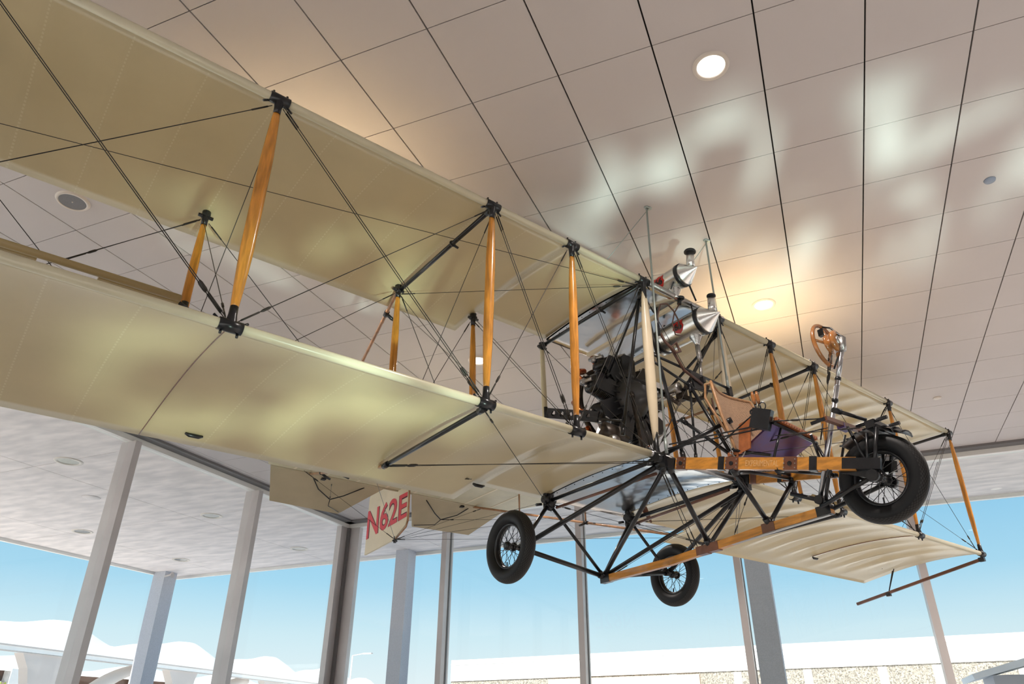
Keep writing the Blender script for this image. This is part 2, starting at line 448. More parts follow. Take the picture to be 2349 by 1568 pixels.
nm = {7.40: 'leftmost grey aluminium window mullion, standing tall left of the big corner post', 10.13: 'grey aluminium window mullion, second from the left, next to the corner post',
      4.62: 'grey aluminium mullion of the side glass wall hidden behind the wing', 1.86: 'side wall mullion beside the near wing tip', -.9: 'side wall mullion level with the viewer', -3.6: 'side wall mullion behind the viewer'}
for y in left_y[1:-1]: mullion(WX, y, pi / 2, nm[y])
nf = {-7.05: 'grey mullion of the far glass wall just left of the near rear wheel', -4.22: 'grey mullion of the far glass wall standing between the two rear wheels',
      -1.40: 'slim grey mullion of the far glass wall beside the wide concrete column', 1.40: 'rightmost grey mullion in view, crossing behind the wing tip skid',
      4.2: 'far wall mullion beyond the right edge', 7.0: 'far wall mullion further right', 9.8: 'far wall mullion next to the end wall'}
for x in front_x[1:-1]: mullion(x, FY, 0, nf[x])
cp = MB().box((WX - .02, FY - .12, CZ / 2 - .05), (.12, .36, CZ - .12)).box((WX + .14, FY + .02, CZ / 2 - .05), (.36, .12, CZ - .12)).build('corner_post', mull_m)
MB().box((WX + .05, FY - .05, CZ / 2 - .05), (.10, .10, CZ - .14)).build('gasket', darkrev, cp)
tag(cp, 'grey aluminium L shaped post where the two glass walls meet', 'post')
# outer columns at the canopy edge
for (x, y, sx, sy, lb) in ((-17.3, 15.6, .42, .42, 'grey steel column under the far left corner of the canopy'), (-9.72, 15.9, .36, .36, 'grey concrete column outside, seen below the tail fin'),
                           (-1.32, 15.9, .46, .36, 'wide grey speckled concrete column outside, beside a slim mullion')):
    o = MB().box((x, y, CZ / 2), (sx, sy, CZ)).build('canopy_column', mat('column_' + str(x), (0.50, 0.51, 0.56), .6, .1, noise=.10, nscale=60)); tag(o, lb, 'column', 'canopy columns')
sc = empty('security_camera', (-17.0, 15.4, CZ - .15), 'small white security camera on the far left canopy column', 'camera')
MB().tube((-.08, 0, 0), (.16, 0, .04), .03).build('bracket', mull_m, sc); MB().tube((.16, 0, .04), (.30, -.1, -.03), .055).build('housing', mull_m, sc)

# lights in the ceiling
def downlight(x, y, label, lit=True, outer=False, r=.098):
    t_ = empty('ceiling_light' if not outer else 'canopy_light', (x, y, CZ), label, 'downlight', ('recessed ceiling lights' if not outer else 'recessed canopy lights'))
    MB().lathe((0, 0, -.012), (0, 0, 1), [(0.010, r * .96), (0, r * 1.0), (0, r * 1.25), (.012, r * 1.3)], 32, caps=False).build('trim_ring', ring_m, t_)
    if lit:
        MB().lathe((0, 0, -.004), (0, 0, 1), [(0, .0001), (0, r), (.002, r)], 32).build('lens', lens, t_)
        l = bpy.data.lights.new('lamp', 'SPOT'); l.energy = 265 if x < 3 else 480; l.spot_size = 2.3; l.spot_blend = .6; l.shadow_soft_size = .08; l.color = (1, .91, .84)  # stronger for the added fill lights past the right edge
        o = bpy.data.objects.new('lamp', l); C.objects.link(o); o.parent = t_; o.location = (0, 0, -.03)
    else:
        MB().lathe((0, 0, -.003), (0, 0, 1), [(0.0, r * .96), (.03, r * .6), (.04, .0001)], 32).build('reflector', MATS.get('refl') or mat('refl', (.32, .32, .31), .25, .7), t_)
        MB().lathe((0, 0, .004), (0, 0, 1), [(0, .0001), (0, r * .3), (.004, r * .3)], 16).build('bulb', ring_m, t_)
downlight(-.12, 3.70, 'large bright round ceiling light near the top edge, right of centre')
downlight(-.12, 7.10, 'smaller bright round ceiling light between the silver tank and the steering wheel')
downlight(-3.53, 7.12, 'bright round ceiling light showing behind the orange wing struts')
downlight(-3.53, 3.70, 'lit round ceiling light above the upper left wing')
for x, y, lb in ((3.28, 7.1, 'added fill light in the ceiling outside the right edge of the view'), (6.7, 7.1, 'added unseen fill light in the ceiling far to the right'), (3.28, 10.5, 'added unseen fill light near the far glass beyond the right edge'),
                 (6.7, 10.5, 'added unseen fill light in the far right corner of the ceiling'), (-.12, 10.5, 'added fill light in the ceiling, hidden behind the far upper wing'),
                 (5.0, 8.8, 'added unseen fill light outside the right edge, between two others'), (5.0, 12.2, 'added unseen fill light by the far glass outside the right edge')):
    downlight(x, y, lb)  # unseen lights added to brighten the far wings and ceiling off the floor
for i_, (x, y) in enumerate(((-11.45, 7.85), (-15.35, 11.33), (-11.75, 11.42), (-12.0, 14.62), (-15.6, 14.45))):
    downlight(x, y, ['unlit round recessed light in the outside canopy, largest one at left', 'unlit round canopy light left of the leftmost window mullion, lower one',
                     'unlit round canopy light between the two left mullions', 'unlit round canopy light just left of the corner post', 'unlit round canopy light above the corner column outside'][i_], False, True, .17)
sp_ = empty('ceiling_speaker', (-5.46, 3.08, CZ), 'round grey grille speaker in the ceiling at left, below the upper wing', 'speaker')
MB().lathe((0, 0, -.015), (0, 0, 1), [(.012, .104), (0, .107), (0, .125), (.015, .135)], 36, caps=False).build('rim', ring_m, sp_)
MB().lathe((0, 0, -.012), (0, 0, 1), [(0.012, .0001), (.006, .07), (0, .108)], 36).build('grille', spk_m, sp_)
MB().lathe((0, 0, -.016), (0, 0, 1), [(0, .0001), (0, .006), (.01, .008)], 10).build('badge', ring_m, sp_)
for x, y, lb, r, m_ in ((1.855, 5.76, 'small bluish round sensor cap on the ceiling at right', .042, mat('sensor', (.25, .28, .36), .4)), (1.85, 10.56, 'small white round sprinkler cap on the far right ceiling', .05, ring_m),
                       (-12.9, 9.5, 'faint blank round cover plate on the outside canopy', .15, soff_m)):
    tag(MB().lathe((x, y, CZ - .012), (0, 0, 1), [(0, .0001), (0, r), (.012, r * 1.1)], 24).build('smoke_sensor' if x > 1.852 else 'cover_plate', m_), lb, 'ceiling cap')

# ------------------------------------------------------------------ the airplane
AM = Matrix(((-0.48532836, 0.87371024, -0.03296669, -0.76320935), (-0.87431009, -0.48523783, 0.01123025, 5.4208182), (-0.0061847, 0.03427347, 0.99939336, 3.38927151), (0, 0, 0, 1)))
A = empty('biplane', None, 'large cream biplane with orange wooden struts hanging from the ceiling', 'airplane', M=AM)
ST = {'c': .49, 1: 1.28, 2: 2.03, 3: 3.57, 4: 5.10}
YR = -1.22
def top(x, y=None): return V((x, .08 if y is None else y, 1.5))
def bot(x, y=0.0): return V((x, y, 0))

def wing_z(t): return .058 * math.sin(pi * min(1, t ** .85)) + .0
def wing(name, xs, ybase, zbase, te, rake, label, bill=.012, m=fab):
    # xs: rib stations from inboard to outboard; te(x)-> chord end y (stepwise); rake: extra |x| at the trailing edge
    mb = MB(); NC = 18; sub = 6; sg = 1 if xs[-1] > 0 else -1; cols = []
    n = len(xs)
    for i in range(n - 1):
        for k in range(sub if i < n - 2 else sub + 1):
            cols.append((xs[i] + (xs[i + 1] - xs[i]) * k / sub, i + k / sub))
    def P(c, t, topside):
        x, u = c; yl = ybase - .012; yt = te(x); y = yl + (yt - yl) * t
        fr = u - math.floor(u + 1e-6)
        b = math.sin(pi * fr) ** .8 * bill * math.sin(pi * min(1, t * 1.05 + .02)) if 0 < fr < 1 else 0
        ta = t * (yl - yt) / 1.655
        z = zbase + wing_z(ta) + b
        if topside: z = zbase + wing_z(ta) + .045 * math.sin(pi * t ** .6) * (1 - t) ** .35 + .004 + .02 * (1 - t) ** 8 - b * .2
        o = max(0, (abs(x) - (abs(xs[-1]) - .38)) / .38)
        return V((x + sg * rake * o * t, y, z))
    for topside in (False, True):
        vs = []; fs = []; us = []
        for c in cols:
            for j in range(NC + 1): vs.append(P(c, j / NC, topside))
        for i in range(len(cols) - 1):
            for j in range(NC):
                a = i * (NC + 1) + j; q = [a, a + 1, a + NC + 2, a + NC + 1]
                uu = [(cols[i][1], j / NC), (cols[i][1], (j + 1) / NC), (cols[i + 1][1], (j + 1) / NC), (cols[i + 1][1], j / NC)]
                if (sg > 0) != topside: q = q[::-1]; uu = uu[::-1]
                fs.append(q); us.append(uu)
        mb.add(vs, fs, True, us)
    K = len(cols) * (NC + 1); b0 = len(mb.v) - 2 * K
    for i in range(len(cols) - 1):   # close leading and trailing edges
        for j in (0, NC):
            a = b0 + i * (NC + 1) + j; b = a + NC + 1
            mb.f.append([a, b, b + K, a + K]); mb.sm.append(False)
    for i in (0, len(cols) - 1):
        for j in range(NC):
            a = b0 + i * (NC + 1) + j; mb.f.append([a, a + 1, a + 1 + K, a + K]); mb.sm.append(False)
    return mb.build(name, m, A, label)
def ribs(a, b, n): return [a + (b - a) * i / n for i in range(n)]
inner = ribs(.49, 1.28, 2) + [1.28]
outer = ribs(1.28, 2.03, 2) + ribs(2.03, 3.57, 4) + ribs(3.57, 5.10, 4) + [5.10]
teU_i, teU_o = lambda x: -1.17, lambda x: -1.505
teL_i, teL_o = lambda x: -1.33, lambda x: -1.665
def sgn(l, s): return [s * x for x in l]
def shift(l, x0): return [x0 if abs(x - l[0]) < 1e-6 else x for x in l]
wing('wing_panel', sgn(inner, 1), .08, 1.5, teU_i, 0, 'short inboard panel of the near upper wing')
wing('wing_panel', sgn(outer, 1), .08, 1.5, teU_o, .38, 'long outer panel of the near upper wing')
wing('wing_panel', sgn(inner, -1), .08, 1.5, teU_i, 0, 'short inboard panel of the far upper wing')
wing('wing_panel', sgn(outer, -1), .08, 1.5, teU_o, .38, 'long outer panel of the far upper wing', bill=.03)
iL = ribs(.49, 1.28, 2) + [1.15]; 
wing('wing_panel', [.49, .85, 1.15], 0, 0, teL_i, 0, 'short inboard panel of the near lower wing', bill=.018)
wing('wing_panel', [1.15] + outer[1:], 0, 0, teL_o, .38, 'long outer panel of the near lower wing')
wing('wing_panel', [-.49, -.95, -1.42], 0, 0, teL_i, 0, 'short inboard panel of the far lower wing', bill=.02)
wing('wing_panel', [-1.42] + sgn(outer[1:], -1), 0, 0, teL_o, .38, 'long outer panel of the far lower wing', bill=.03)
def center_panel(yb, zb, te, label):
    mb = MB(); NC = 16; NX = 6
    for ts in (0, .018):
        vs = []; fs = []
        for i in range(NX + 1):
            x = -.475 + .95 * i / NX
            for j in range(NC + 1):
                t_ = j / NC; vs.append((x, yb + (te - yb) * t_, zb + wing_z(t_ * .8) * 1.0 + ts))
        for i in range(NX):
            for j in range(NC):
                a = i * (NC + 1) + j; fs.append([a, a + 1, a + NC + 2, a + NC + 1])
        mb.add(vs, fs)
    K = (NX + 1) * (NC + 1)
    for i in range(NX):
        for j in (0, NC):
            a = i * (NC + 1) + j; b = a + NC + 1; mb.f.append([a, b, b + K, a + K]); mb.sm.append(False)
    return mb.build('center_panel', polished, A, label)
cu = center_panel(.08, 1.495, -1.17, 'polished metal centre sheet of the upper wing')
cl = center_panel(0, 0.0, -1.32, 'polished metal centre sheet of the lower wing')
# rivets along the metal edges
for (par, yb, zb, te) in ((cu, .08, 1.495, -1.17), (cl, 0, 0, -1.32)):
    m_ = MB()
    for i in range(12):
        for sx in (-1, 1):
            t_ = (i + .5) / 12; m_.lathe((sx * .45, yb + (te - yb) * t_, zb + wing_z(t_ * .8) - .003), (0, 0, 1), [(0, .0001), (0, .004), (.004, .006)], 6)
    m_.build('rivet_row', black, par)
# leading edge spars
def spar(z, y, a, b, m, label=None, r=.026): return MB().tube((a, y, z), (b, y, z), r, n=16).build('leading_edge_spar', m, A, label)
spar(1.5, .08, .53, 5.14, cream); spar(1.5, .08, -.53, -5.14, cream)
spar(0, 0, .57, 5.14, cream); spar(0, 0, -.57, -5.14, cream)
spar(1.5, .085, -.53, .53, castal, 'grey metal leading edge of the centre section', .024)
spar(0.0, .005, -.57, .57, castal, 'grey metal lower centre spar', .022)

# interplane struts
def strut(p0, p1, m, rmax=.034, rend=.017, sock=.11, label=None, clamps=True):
    p0, p1 = V(p0), V(p1); d = p1 - p0; n_ = 14; pts = []; rs = []
    a0 = sock * .5 / d.length
    for i in range(n_ + 1):
        t_ = a0 + (1 - 2 * a0) * i / n_; pts.append(p0 + d * t_)
        q = math.sin(pi * i / n_); rs.append(rend + (rmax - rend) * min(1, q * 1.25) ** .8)
    o = MB().poly(pts, rs, 14, ell=(.72, 1.0, V((1, 0, 0)))).build('interplane_strut', m, A, label)
    for e, s_ in ((p0, 1), (p1, -1)):
        u = d.normalized() * s_
        mb = MB().lathe(e, u, [(-.01, .03), (.02, .028), (.06, .022), (sock, .0205)], 14)
        if not clamps:
            mb.tube(e + u * .035 + V((-.05, 0, 0)), e + u * .035 + V((.05, 0, 0)), .013, n=8).box(e + u * .03, (.05, .05, .02))
        if clamps:
            mb.tube(e - V((.058, 0, 0)), e + V((.058, 0, 0)), .033, n=16)
            for q in (-.04, .04): mb.tube(e + V((q, .0, 0)) - u * .03, e + V((q, 0, 0)) - u * .052, .007, n=6)
            mb.tube(e + V((.05, -.01, 0)) + u * .02, e + V((.085, -.01, 0)) + u * .045, .007, n=6)
            mb.tube(e + V((-.05, -.01, 0)) + u * .02, e + V((-.085, -.01, 0)) + u * .045, .007, n=6)
        mb.build('strut_socket', black, o)
    return o
for s_ in (1, -1):
    for k in (1, 2, 3, 4):
        x = ST[k] * s_
        strut(bot(x), top(x), wood, rmax=(.036 if k < 4 else .038))
        strut(bot(x, YR) + V((0, 0, .09)), top(x, YR) + V((0, 0, .03)), wood, rmax=.03, rend=.015, clamps=False)
    strut(bot(.49 * s_), top(.49 * s_) , creamstrut, rmax=.047, rend=.02, sock=.19, label='cream centre section strut')
    strut(bot(.49 * s_, YR) + V((0, 0, .0)), top(.49 * s_, YR), cream, clamps=False, rmax=.028, rend=.022, sock=.07, label='cream rear centre strut')

# black compression tubes under the wings
def tubep(name, p0, p1, r, m=black, ends=True, label=None, n=10):
    mb = MB().tube(p0, p1, r, n=n)
    if ends:
        d = (V(p1) - V(p0)).normalized()
        for e, q in ((V(p0), 1), (V(p1), -1)): mb.tube(e - d * (.012 * q), e + d * (.05 * q), r * 1.35, n=n)
    return mb.build(name, m, A, label)
for s_ in (1, -1):
    for x in (.49, 2.03, 5.08):
        tubep('compression_strut', (x * s_, .06, 1.478), (x * s_, YR, 1.478), .017)
    for x in (.49, 2.03):
        tubep('compression_strut', (x * s_, -.02, -.028), (x * s_, YR - .02, -.02), .017)
        for q in (-.22,):
            o = MB().torus((x * s_, -.42, 1.478 if x > 1 else 1.478), (0, 1, 0), .02, .008, 12, 6).tube((x * s_ - .05, -.42, 1.46), (x * s_, -.42, 1.47), .01).build('cable_clamp', black, A)
# centre rib beam under upper wing
MB().bar((.02, .05, 1.474), (.02, -1.09, 1.474), .035, .032).build('center_rib', creamstrut, A)

# bracing wires
NW = [0]
def wire(p0, p1, r=.0027, tb=None, m=wire_m, name='bracing_wire'):
    p0, p1 = V(p0), V(p1); d = p1 - p0; L = d.length; d = d / L
    mb = MB().tube(p0, p1, r, n=5, caps=False)
    for e, s_ in ((p0, 1), (p1, -1)):
        if tb is not None and (tb == e - p0 or False): pass
        mb.tube(e + d * s_ * .03, e + d * s_ * .14, .0050, n=6)
    # turnbuckle near the first end
    mb.poly([p0 + d * .15, p0 + d * .165, p0 + d * .20, p0 + d * .215], [.004, .0078, .0078, .004], 6)
    NW[0] += 1
    return mb.build(name, m, A)
fl = V((0, -.012, 0))
order = ['c', 1, 2, 3, 4]
for s_ in (1, -1):
    for k in range(4):
        xi, xo = ST[order[k]] * s_, ST[order[k + 1]] * s_
        e = .03 * s_
        for dbl in (-1, 1):
            wire(bot(xi + e, -.01) + V((0, dbl * .009, .045)), top(xo - e) + V((0, dbl * .009, -.045)))
        wire(bot(xo - e, -.01) + V((0, -.02, .045)), top(xi + e) + V((0, -.02, -.045)))
        if k >= 1:
            wire(bot(xi + e, YR) + V((0, 0, .07)), top(xo - e, YR) + V((0, 0, -.05)))
            wire(bot(xo - e, YR) + V((0, 0, .07)), top(xi + e, YR) + V((0, 0, -.05)))
    for k in ('c', 1, 2, 3, 4):
        x = ST[k] * s_
        wire(bot(x, -.03) + V((.02 * s_, 0, .05)), top(x, YR + .03) + V((.02 * s_, 0, -.05)), .0024)
        if k != 1: wire(bot(x, YR + .03) + V((-.02 * s_, 0, .05)), top(x, .05) + V((-.02 * s_, 0, -.05)), .0024)
    # drag wires under the wings
    wire((.5 * s_, .04, 1.47), (2.03 * s_, YR, 1.455), .0024)
    wire((2.03 * s_, .04, 1.455), (ST[4] * s_, YR + .06, 1.44), .0024) if s_ < 0 else wire((.5 * s_, .05, 1.46), (5.1, -1.1, 1.45), .0024)
    wire((2.03 * s_, YR, -.03), (.5 * s_, -.02, -.04), .0026)
    wire((2.03 * s_, -.02, -.03), (.52 * s_, YR, -.04), .0026)
    wire((2.03 * s_, YR + .03, -.03), (.5 * s_, .0, -.06), .0026)
wire((-.49, .05, 1.0), (.49, .05, .08)); wire((.49, .05, 1.42), (-.49, .05, .08)); wire((-.49, .05, 1.42), (.49, .05, .08))

# interplane ailerons
ailm = mat('aileron_paint', (.46, .36, .19), .35)
for s_ in (1, -1):
    za = .728; mb = MB()
    def pane(x0, x1, y0, h0):
        prof = [(0, 0), (.03, h0), (.15, h0 * 1.15), (.35, h0 * .8), (.50, .003)]
        ring = [(y0 - (a + (0 if a == 0 else 0)) * ((1.62 + y0) / .50), h) for a, h in prof] + [(y0 - a * ((1.62 + y0) / .50), -h) for a, h in reversed(prof[1:])]
        vs = [(x0 * s_, y, za + h) for y, h in ring] + [(x1 * s_, y, za + h) for y, h in ring]; m2 = len(ring)
        mb.add(vs, [[q, (q + 1) % m2, m2 + (q + 1) % m2, m2 + q] for q in range(m2)] + [list(range(m2)), list(range(m2, 2 * m2))], False)
    pane(3.62, 4.08, -1.105, .02); pane(4.08, 4.40, -1.24, .023); pane(4.40, 5.25, -1.105, .02)
    mb.tube((3.62 * s_, -1.105, za), (5.25 * s_, -1.105, za), .024, n=14)
    ai = mb.build('aileron', ailm, A, 'cream aileron hung between the wings')
    MB().tube((3.55 * s_, -1.2, za), (3.66 * s_, -1.13, za), .013).tube((3.57 * s_, YR, za - .05), (3.57 * s_, YR, za + .05), .026).build('hinge', black, ai)
    wire((4.28 * s_, -1.14, za + .03), (3.6 * s_, YR + .03, 1.44), .0024); wire((4.28 * s_, -1.14, za - .03), (3.6 * s_, YR + .03, .12), .0024)
# wing tip skids
for s_ in (1, -1):
    x = 5.1 * s_
    o = MB().bar((x, -.01, -.058), (x, -1.64, -.306), .03, .032).build('tip_skid', wooddark, A)
    MB().tube((x, -.01, .0), (x, -.02, -.07), .008).tube((x, -1.05, .03), (x, -1.2, -.25), .006).tube((x + .1 * s_, -1.12, .03), (x, -1.2, -.25), .006).box((x, -.015, -.062), (.05, .06, .045)).box((x, -1.2, -.258), (.045, .05, .045)).build('skid_bracket', black, o)
# joint where the outer panel of the near lower wing is laced on
jn = MB()
for q in (0,):
    jn.poly([V((3.57, -.012 - 1.653 * (i / 16), wing_z(i / 16) - .001)) for i in range(17)], .0035, 6)
jn.build('panel_joint', wooddark, A)
jn = MB().poly([V((-3.57, -.012 - 1.653 * (i / 16), wing_z(i / 16) - .001)) for i in range(13)], .0045, 6); jn.build('panel_joint', wooddark, A)
# control cable slots under the lower wings
for (x, y) in ((3.28, -1.5), (1.17, -1.28), (-1.85, -1.50), (-3.57, -1.22)):
    o = MB().poly([(x - .055, y, .012), (x - .03, y, .004), (x + .03, y, .004), (x + .055, y, .012)], [.008, .014, .014, .008], 8).build('cable_fairing', black, A)

# tail: bamboo booms, stabiliser, elevators, rudder
TX, TY, TZ = 1.18, -4.70, 1.18
def boom(p0, p1, name='tail_boom'):
    p0, p1 = V(p0), V(p1); pts = []; rs = []; k = 22
    for i in range(k):
        for q, r in ((0, .0165), (.08, .0145), (.92, .0145)):
            pts.append(p0.lerp(p1, (i + q) / k)); rs.append(r)
    pts.append(p1); rs.append(.016)
    return MB().poly(pts, rs, 10).build(name, bamboo, A)
for s_ in (1, -1):
    bu = boom((2.03 * s_, YR, 1.5), (TX * s_, TY, TZ + .07)); bl = boom((2.03 * s_, YR, -.03), (TX * s_, TY, TZ - .07))
    for b_m, p0, p1 in ((bu, V((2.03 * s_, YR, 1.5)), V((TX * s_, TY, TZ + .07))), (bl, V((2.03 * s_, YR, -.03)), V((TX * s_, TY, TZ - .07)))):
        for t_ in (.10, .5, .78):
            c = p0.lerp(p1, t_); d = (p1 - p0).normalized()
            MB().tube(c - d * .03, c + d * .03, .022, n=12).poly([c, c + V((-.05 * s_, .0, -.03)), c + V((-.11 * s_, 0, -.05))], [.014, .016, .012], 8).build('boom_clamp', black, b_m)
    for t_ in (.5, .78):
        a = V((2.03 * s_, YR, 1.5)).lerp(V((TX * s_, TY, TZ + .07)), t_); b = V((2.03 * s_, YR, -.03)).lerp(V((TX * s_, TY, TZ - .07)), t_)
        tubep('boom_spacer', a, b, .011, bamboo, False)
    wire(V((2.03 * s_, YR, -.03)).lerp(V((TX * s_, TY, TZ - .07)), .5), V((1.28 * s_, YR, .02)), .0024)
    wire(V((2.03 * s_, YR, -.03)).lerp(V((TX * s_, TY, TZ - .07)), .12), V((0, -4.7, .5)), .002)
    wire((.3 * s_, YR, .05), (0.0, -4.72, .5), .002)
    wire((1.3 * s_, -4.6, 1.1), (0.0, -4.70, .5), .002)
# stabiliser
ZT = 1.13
st = MB().prism([(-1.70, -4.66, ZT), (1.70, -4.66, ZT), (2.02, -3.9, ZT), (1.75, -3.62, ZT), (-1.75, -3.62, ZT), (-2.02, -3.9, ZT)], .03).build('stabilizer', mat('stab_fabric', (.62, .56, .38), .4, noise=.05), A)
m_ = MB()
for x in (-1.4, -1.0, -.6, -.2, .2, .6, 1.0, 1.4): m_.box((x, -4.14, ZT - .0165), (.03, 1.02, .004))
m_.build('rib_tape', ruddercloth, st)
MB().tube((-1.66, -4.68, 1.115), (1.66, -4.68, 1.115), .014).build('hinge_spar', tailcloth, st)
for s_ in (1, -1):
    el_ = MB().prism([(.20 * s_, -4.70, 1.12), (1.66 * s_, -4.70, 1.12), (1.44 * s_, -5.20, .885), (.54 * s_, -5.24, .88)], .022).build('elevator', tailcloth, A)
    c = V((.80 * s_, -4.93, .93))
    MB().poly([(.45 * s_, -4.74, 1.09), (.66 * s_, -4.86, .98), c], .007, 6).poly([(1.12 * s_, -4.74, 1.09), (1.0 * s_, -4.84, 1.0), c], .007, 6).poly([c, c + V((-.03 * s_, -.1, -.05)), (.55 * s_, -5.2, .88)], .005, 6).build('control_horn', black, el_)
    wire(c, (1.25 * s_, -3.9, .75), .002, name='control_cable')
    MB().box((1.0 * s_, -4.72, 1.09), (.05, .05, .02)).build('hinge', black, el_)
ru = MB().prism([(0, -4.415, 1.55), (0, -4.410, .70), (0, -4.44, .625), (0, -4.72, .500), (0, -5.46, .465), (0, -5.44, 1.22), (0, -5.10, 1.62)], .024).build('rudder', ruddercloth, A)
MB().tube((0, -4.405, 1.55), (0, -4.405, .66), .012).poly([(0, -4.41, .66), (0, -4.44, .60), (0, -4.73, .485)], .010, 8).build('rudder_edge', bamboo, ru)
MB().tube((0, -4.70, .46), (0, -4.70, .54), .018).tube((-.03, -4.70, .485), (.03, -4.70, .485), .012).build('rudder_fitting', black, ru)
def rud(off):
    def f(u, v):
        y = -5.445 + 1.025 * u
        zb = .655 + .06 * u; zt = 1.045 - .005 * u
        return V((off, y, zb + (zt - zb) * v))
    return f
place_text('registration_outline', 'N62E', .3, rud(.0135), textdark, ru, 'dark outline of the red N62E lettering', offset=.010)
place_text('registration', 'N62E', .3, rud(.0150), textred, ru, 'red N62E registration lettering', offset=.004)
def rud2(off):
    def f(u, v): return V((off, -4.42 - 1.025 * u, .66 + .38 * v))
    return f
place_text('registration', 'N62E', .3, rud2(-.0150), textred, ru, 'red N62E lettering on the far side', offset=.004)

# fuselage: two wooden beams running to the nose wheel
BL = (V((.475, .05, -.075)), V((.13, 1.26, -.378))); BR = (V((-.475, .05, -.01)), V((-.13, 1.26, -.35)))
for (a, b), lb in ((BL, 'near orange fuselage beam with lettering'), (BR, 'far brown fuselage beam')):
    o = MB().bar(a.lerp(b, .07), b, .032, .082).build('fuselage_beam', woodb, A, lb)
    out = 1 if a.x > 0 else -1
    for t_, w_ in ((.105, .07), (.392, .09), (.694, .085)):
        q = a.lerp(b, t_); d = (b - a).normalized()
        p_ = MB().bar(q - d * w_ / 2, q + d * w_ / 2, .038, .088); p_.build('wooden_splice', wooddark, o)
        _, up_, _ = MB.frame(d); side = V((out, 0, 0))
        r_ = MB()
        for e in (-.42, .42):
            for h in (-.028, 0, .028): r_.tube(q + d * w_ * e + up_ * h + side * .016, q + d * w_ * e + up_ * h + side * .025, .004, n=6)
        r_.build('screw', castal, o)
        MB().tube(q + side * .017, q + side * .0235, .015, n=16).build('hole_plug', black, o)
    for t_, w_ in ((.0, .17), (.333, .042), (.803, .046), (1.0, .22)):
        q = a.lerp(b, t_) if t_ < 1 else b + (b - a).normalized() * .03; d = (b - a).normalized()
        MB().bar(q - d * w_ / 2, q + d * w_ / 2, .042, .092 if t_ not in (0., 1.) else .07).build('steel_collar', black, o)
a, b = BL; d = (b - a).normalized(); _, up_, _ = MB.frame(d); side = d.cross(up_)
sgn_ = 1 if (up_.cross(d)).x > 0 else -1
outn = up_.cross(d) * sgn_
place_text('beam_lettering', 'EXPERIMENTAL', .05, lambda u, v: a.lerp(b, .465 + .169 * u) + up_ * (-.020 + .040 * v) + outn * .0172, textcream, A, 'pale EXPERIMENTAL lettering on the near beam')

# keel skid
kp = [V((0, -1.13, -.625)), V((0, -.40, -.625)), V((0, 0, -.605)), V((0, .5, -.575)), V((0, .97, -.565))]
ke = MB()
for i in range(4): ke.bar(kp[i], kp[i + 1], .045, .055)
ke = ke.build('keel_skid', woodb, A, 'orange wooden keel under the undercarriage')
for y, z, m_ in ((-1.10, -.625, black), (-.08, -.607, wooddark), (.02, -.603, wooddark), (.50, -.575, wooddark), (.92, -.565, black)):
    MB().box((0, y, z), (.052, .10, .062)).build('steel_collar' if m_ is black else 'wooden_splice', m_, ke)
MB().bar((0, -1.1, -.655), (0, .95, -.597), .03, .006).build('skid_plate', castal, ke)

# undercarriage tubes
CL_, CR_ = V((.49, .04, -.07)), V((-.49, .04, -.06)); RL, RR = V((.49, YR, -.04)), V((-.49, YR, -.04))
K = V((0, -1.13, -.60)); N2 = V((0, -.02, -.58)); N3 = V((0, .50, -.55)); NF = V((0, .93, -.53))
HL, HR = V((.86, -1.16, -.47)), V((-.86, -1.16, -.47))
R1 = .017
for p, q, r in ((CL_, HL, .019), (RL, HL, R1), (HL, K, .019), (RL, K, .014), (CL_ + V((-.02, 0, -.03)), K, R1), (RR, K, R1), (CR_ + V((.02, 0, -.03)), K, R1),
             (RR, HR, .014), (CR_, HR, .019), (HR, K, .019), (CL_ + V((-.03, .03, -.03)), N2, .019), (CR_ + V((.03, .03, -.03)), N2, .016),
             (BL[0].lerp(BL[1], .385) + V((0, 0, -.04)), N3, R1), (BR[0].lerp(BR[1], .42) + V((0, 0, -.04)), N3, R1),
             (BL[0].lerp(BL[1], .39) + V((0, 0, -.04)), BR[0].lerp(BR[1], .42) + V((0, 0, -.03)), .012),
             (BL[0].lerp(BL[1], .62) + V((0, 0, -.04)), BR[0].lerp(BR[1], .75) + V((0, 0, -.03)), .012),
             (BL[0].lerp(BL[1], .87) + V((0, 0, -.04)), NF, .012), (BR[0].lerp(BR[1], .9) + V((0, 0, -.04)), NF, .012)):
    tubep('undercarriage_tube', p, q, r)
tubep('engine_rail', (.46, -1.16, -.085), (.40, -.10, -.09), .012, wooddark, False); tubep('engine_rail', (-.46, -1.16, -.085), (-.40, -.05, -.08), .012, wooddark, False)
for c in (CL_, CR_, RL, RR):
    MB().tube(c + V((-.06, 0, .03)), c + V((.06, 0, .03)), .032, n=14).box(c, (.05, .09, .08)).tube(c + V((0, .02, -.02)), c + V((0, .0, -.06)), .022, n=8).tube(c + V((.04, -.05, 0)), c + V((.09, -.06, -.01)), .012).build('frame_joint', black, A)
wire(CL_ + V((-.03, -.02, -.05)), N2 + V((.01, -.1, 0))); wire(CL_ + V((.0, -.02, -.05)), N2 + V((.01, -.14, 0)))
wire(CR_ + V((.03, -.02, -.05)), N2 + V((-.01, -.1, 0))); wire(CR_ + V((0, -.02, -.05)), K + V((-.01, .1, 0)), .002)
wire(CR_ + V((-.06, -.02, -.05)), N3 + V((-.01, -.3, 0)), .002); wire(RR, N2, .002); wire(RL, N2 + V((0, -.05, .02)), .002)

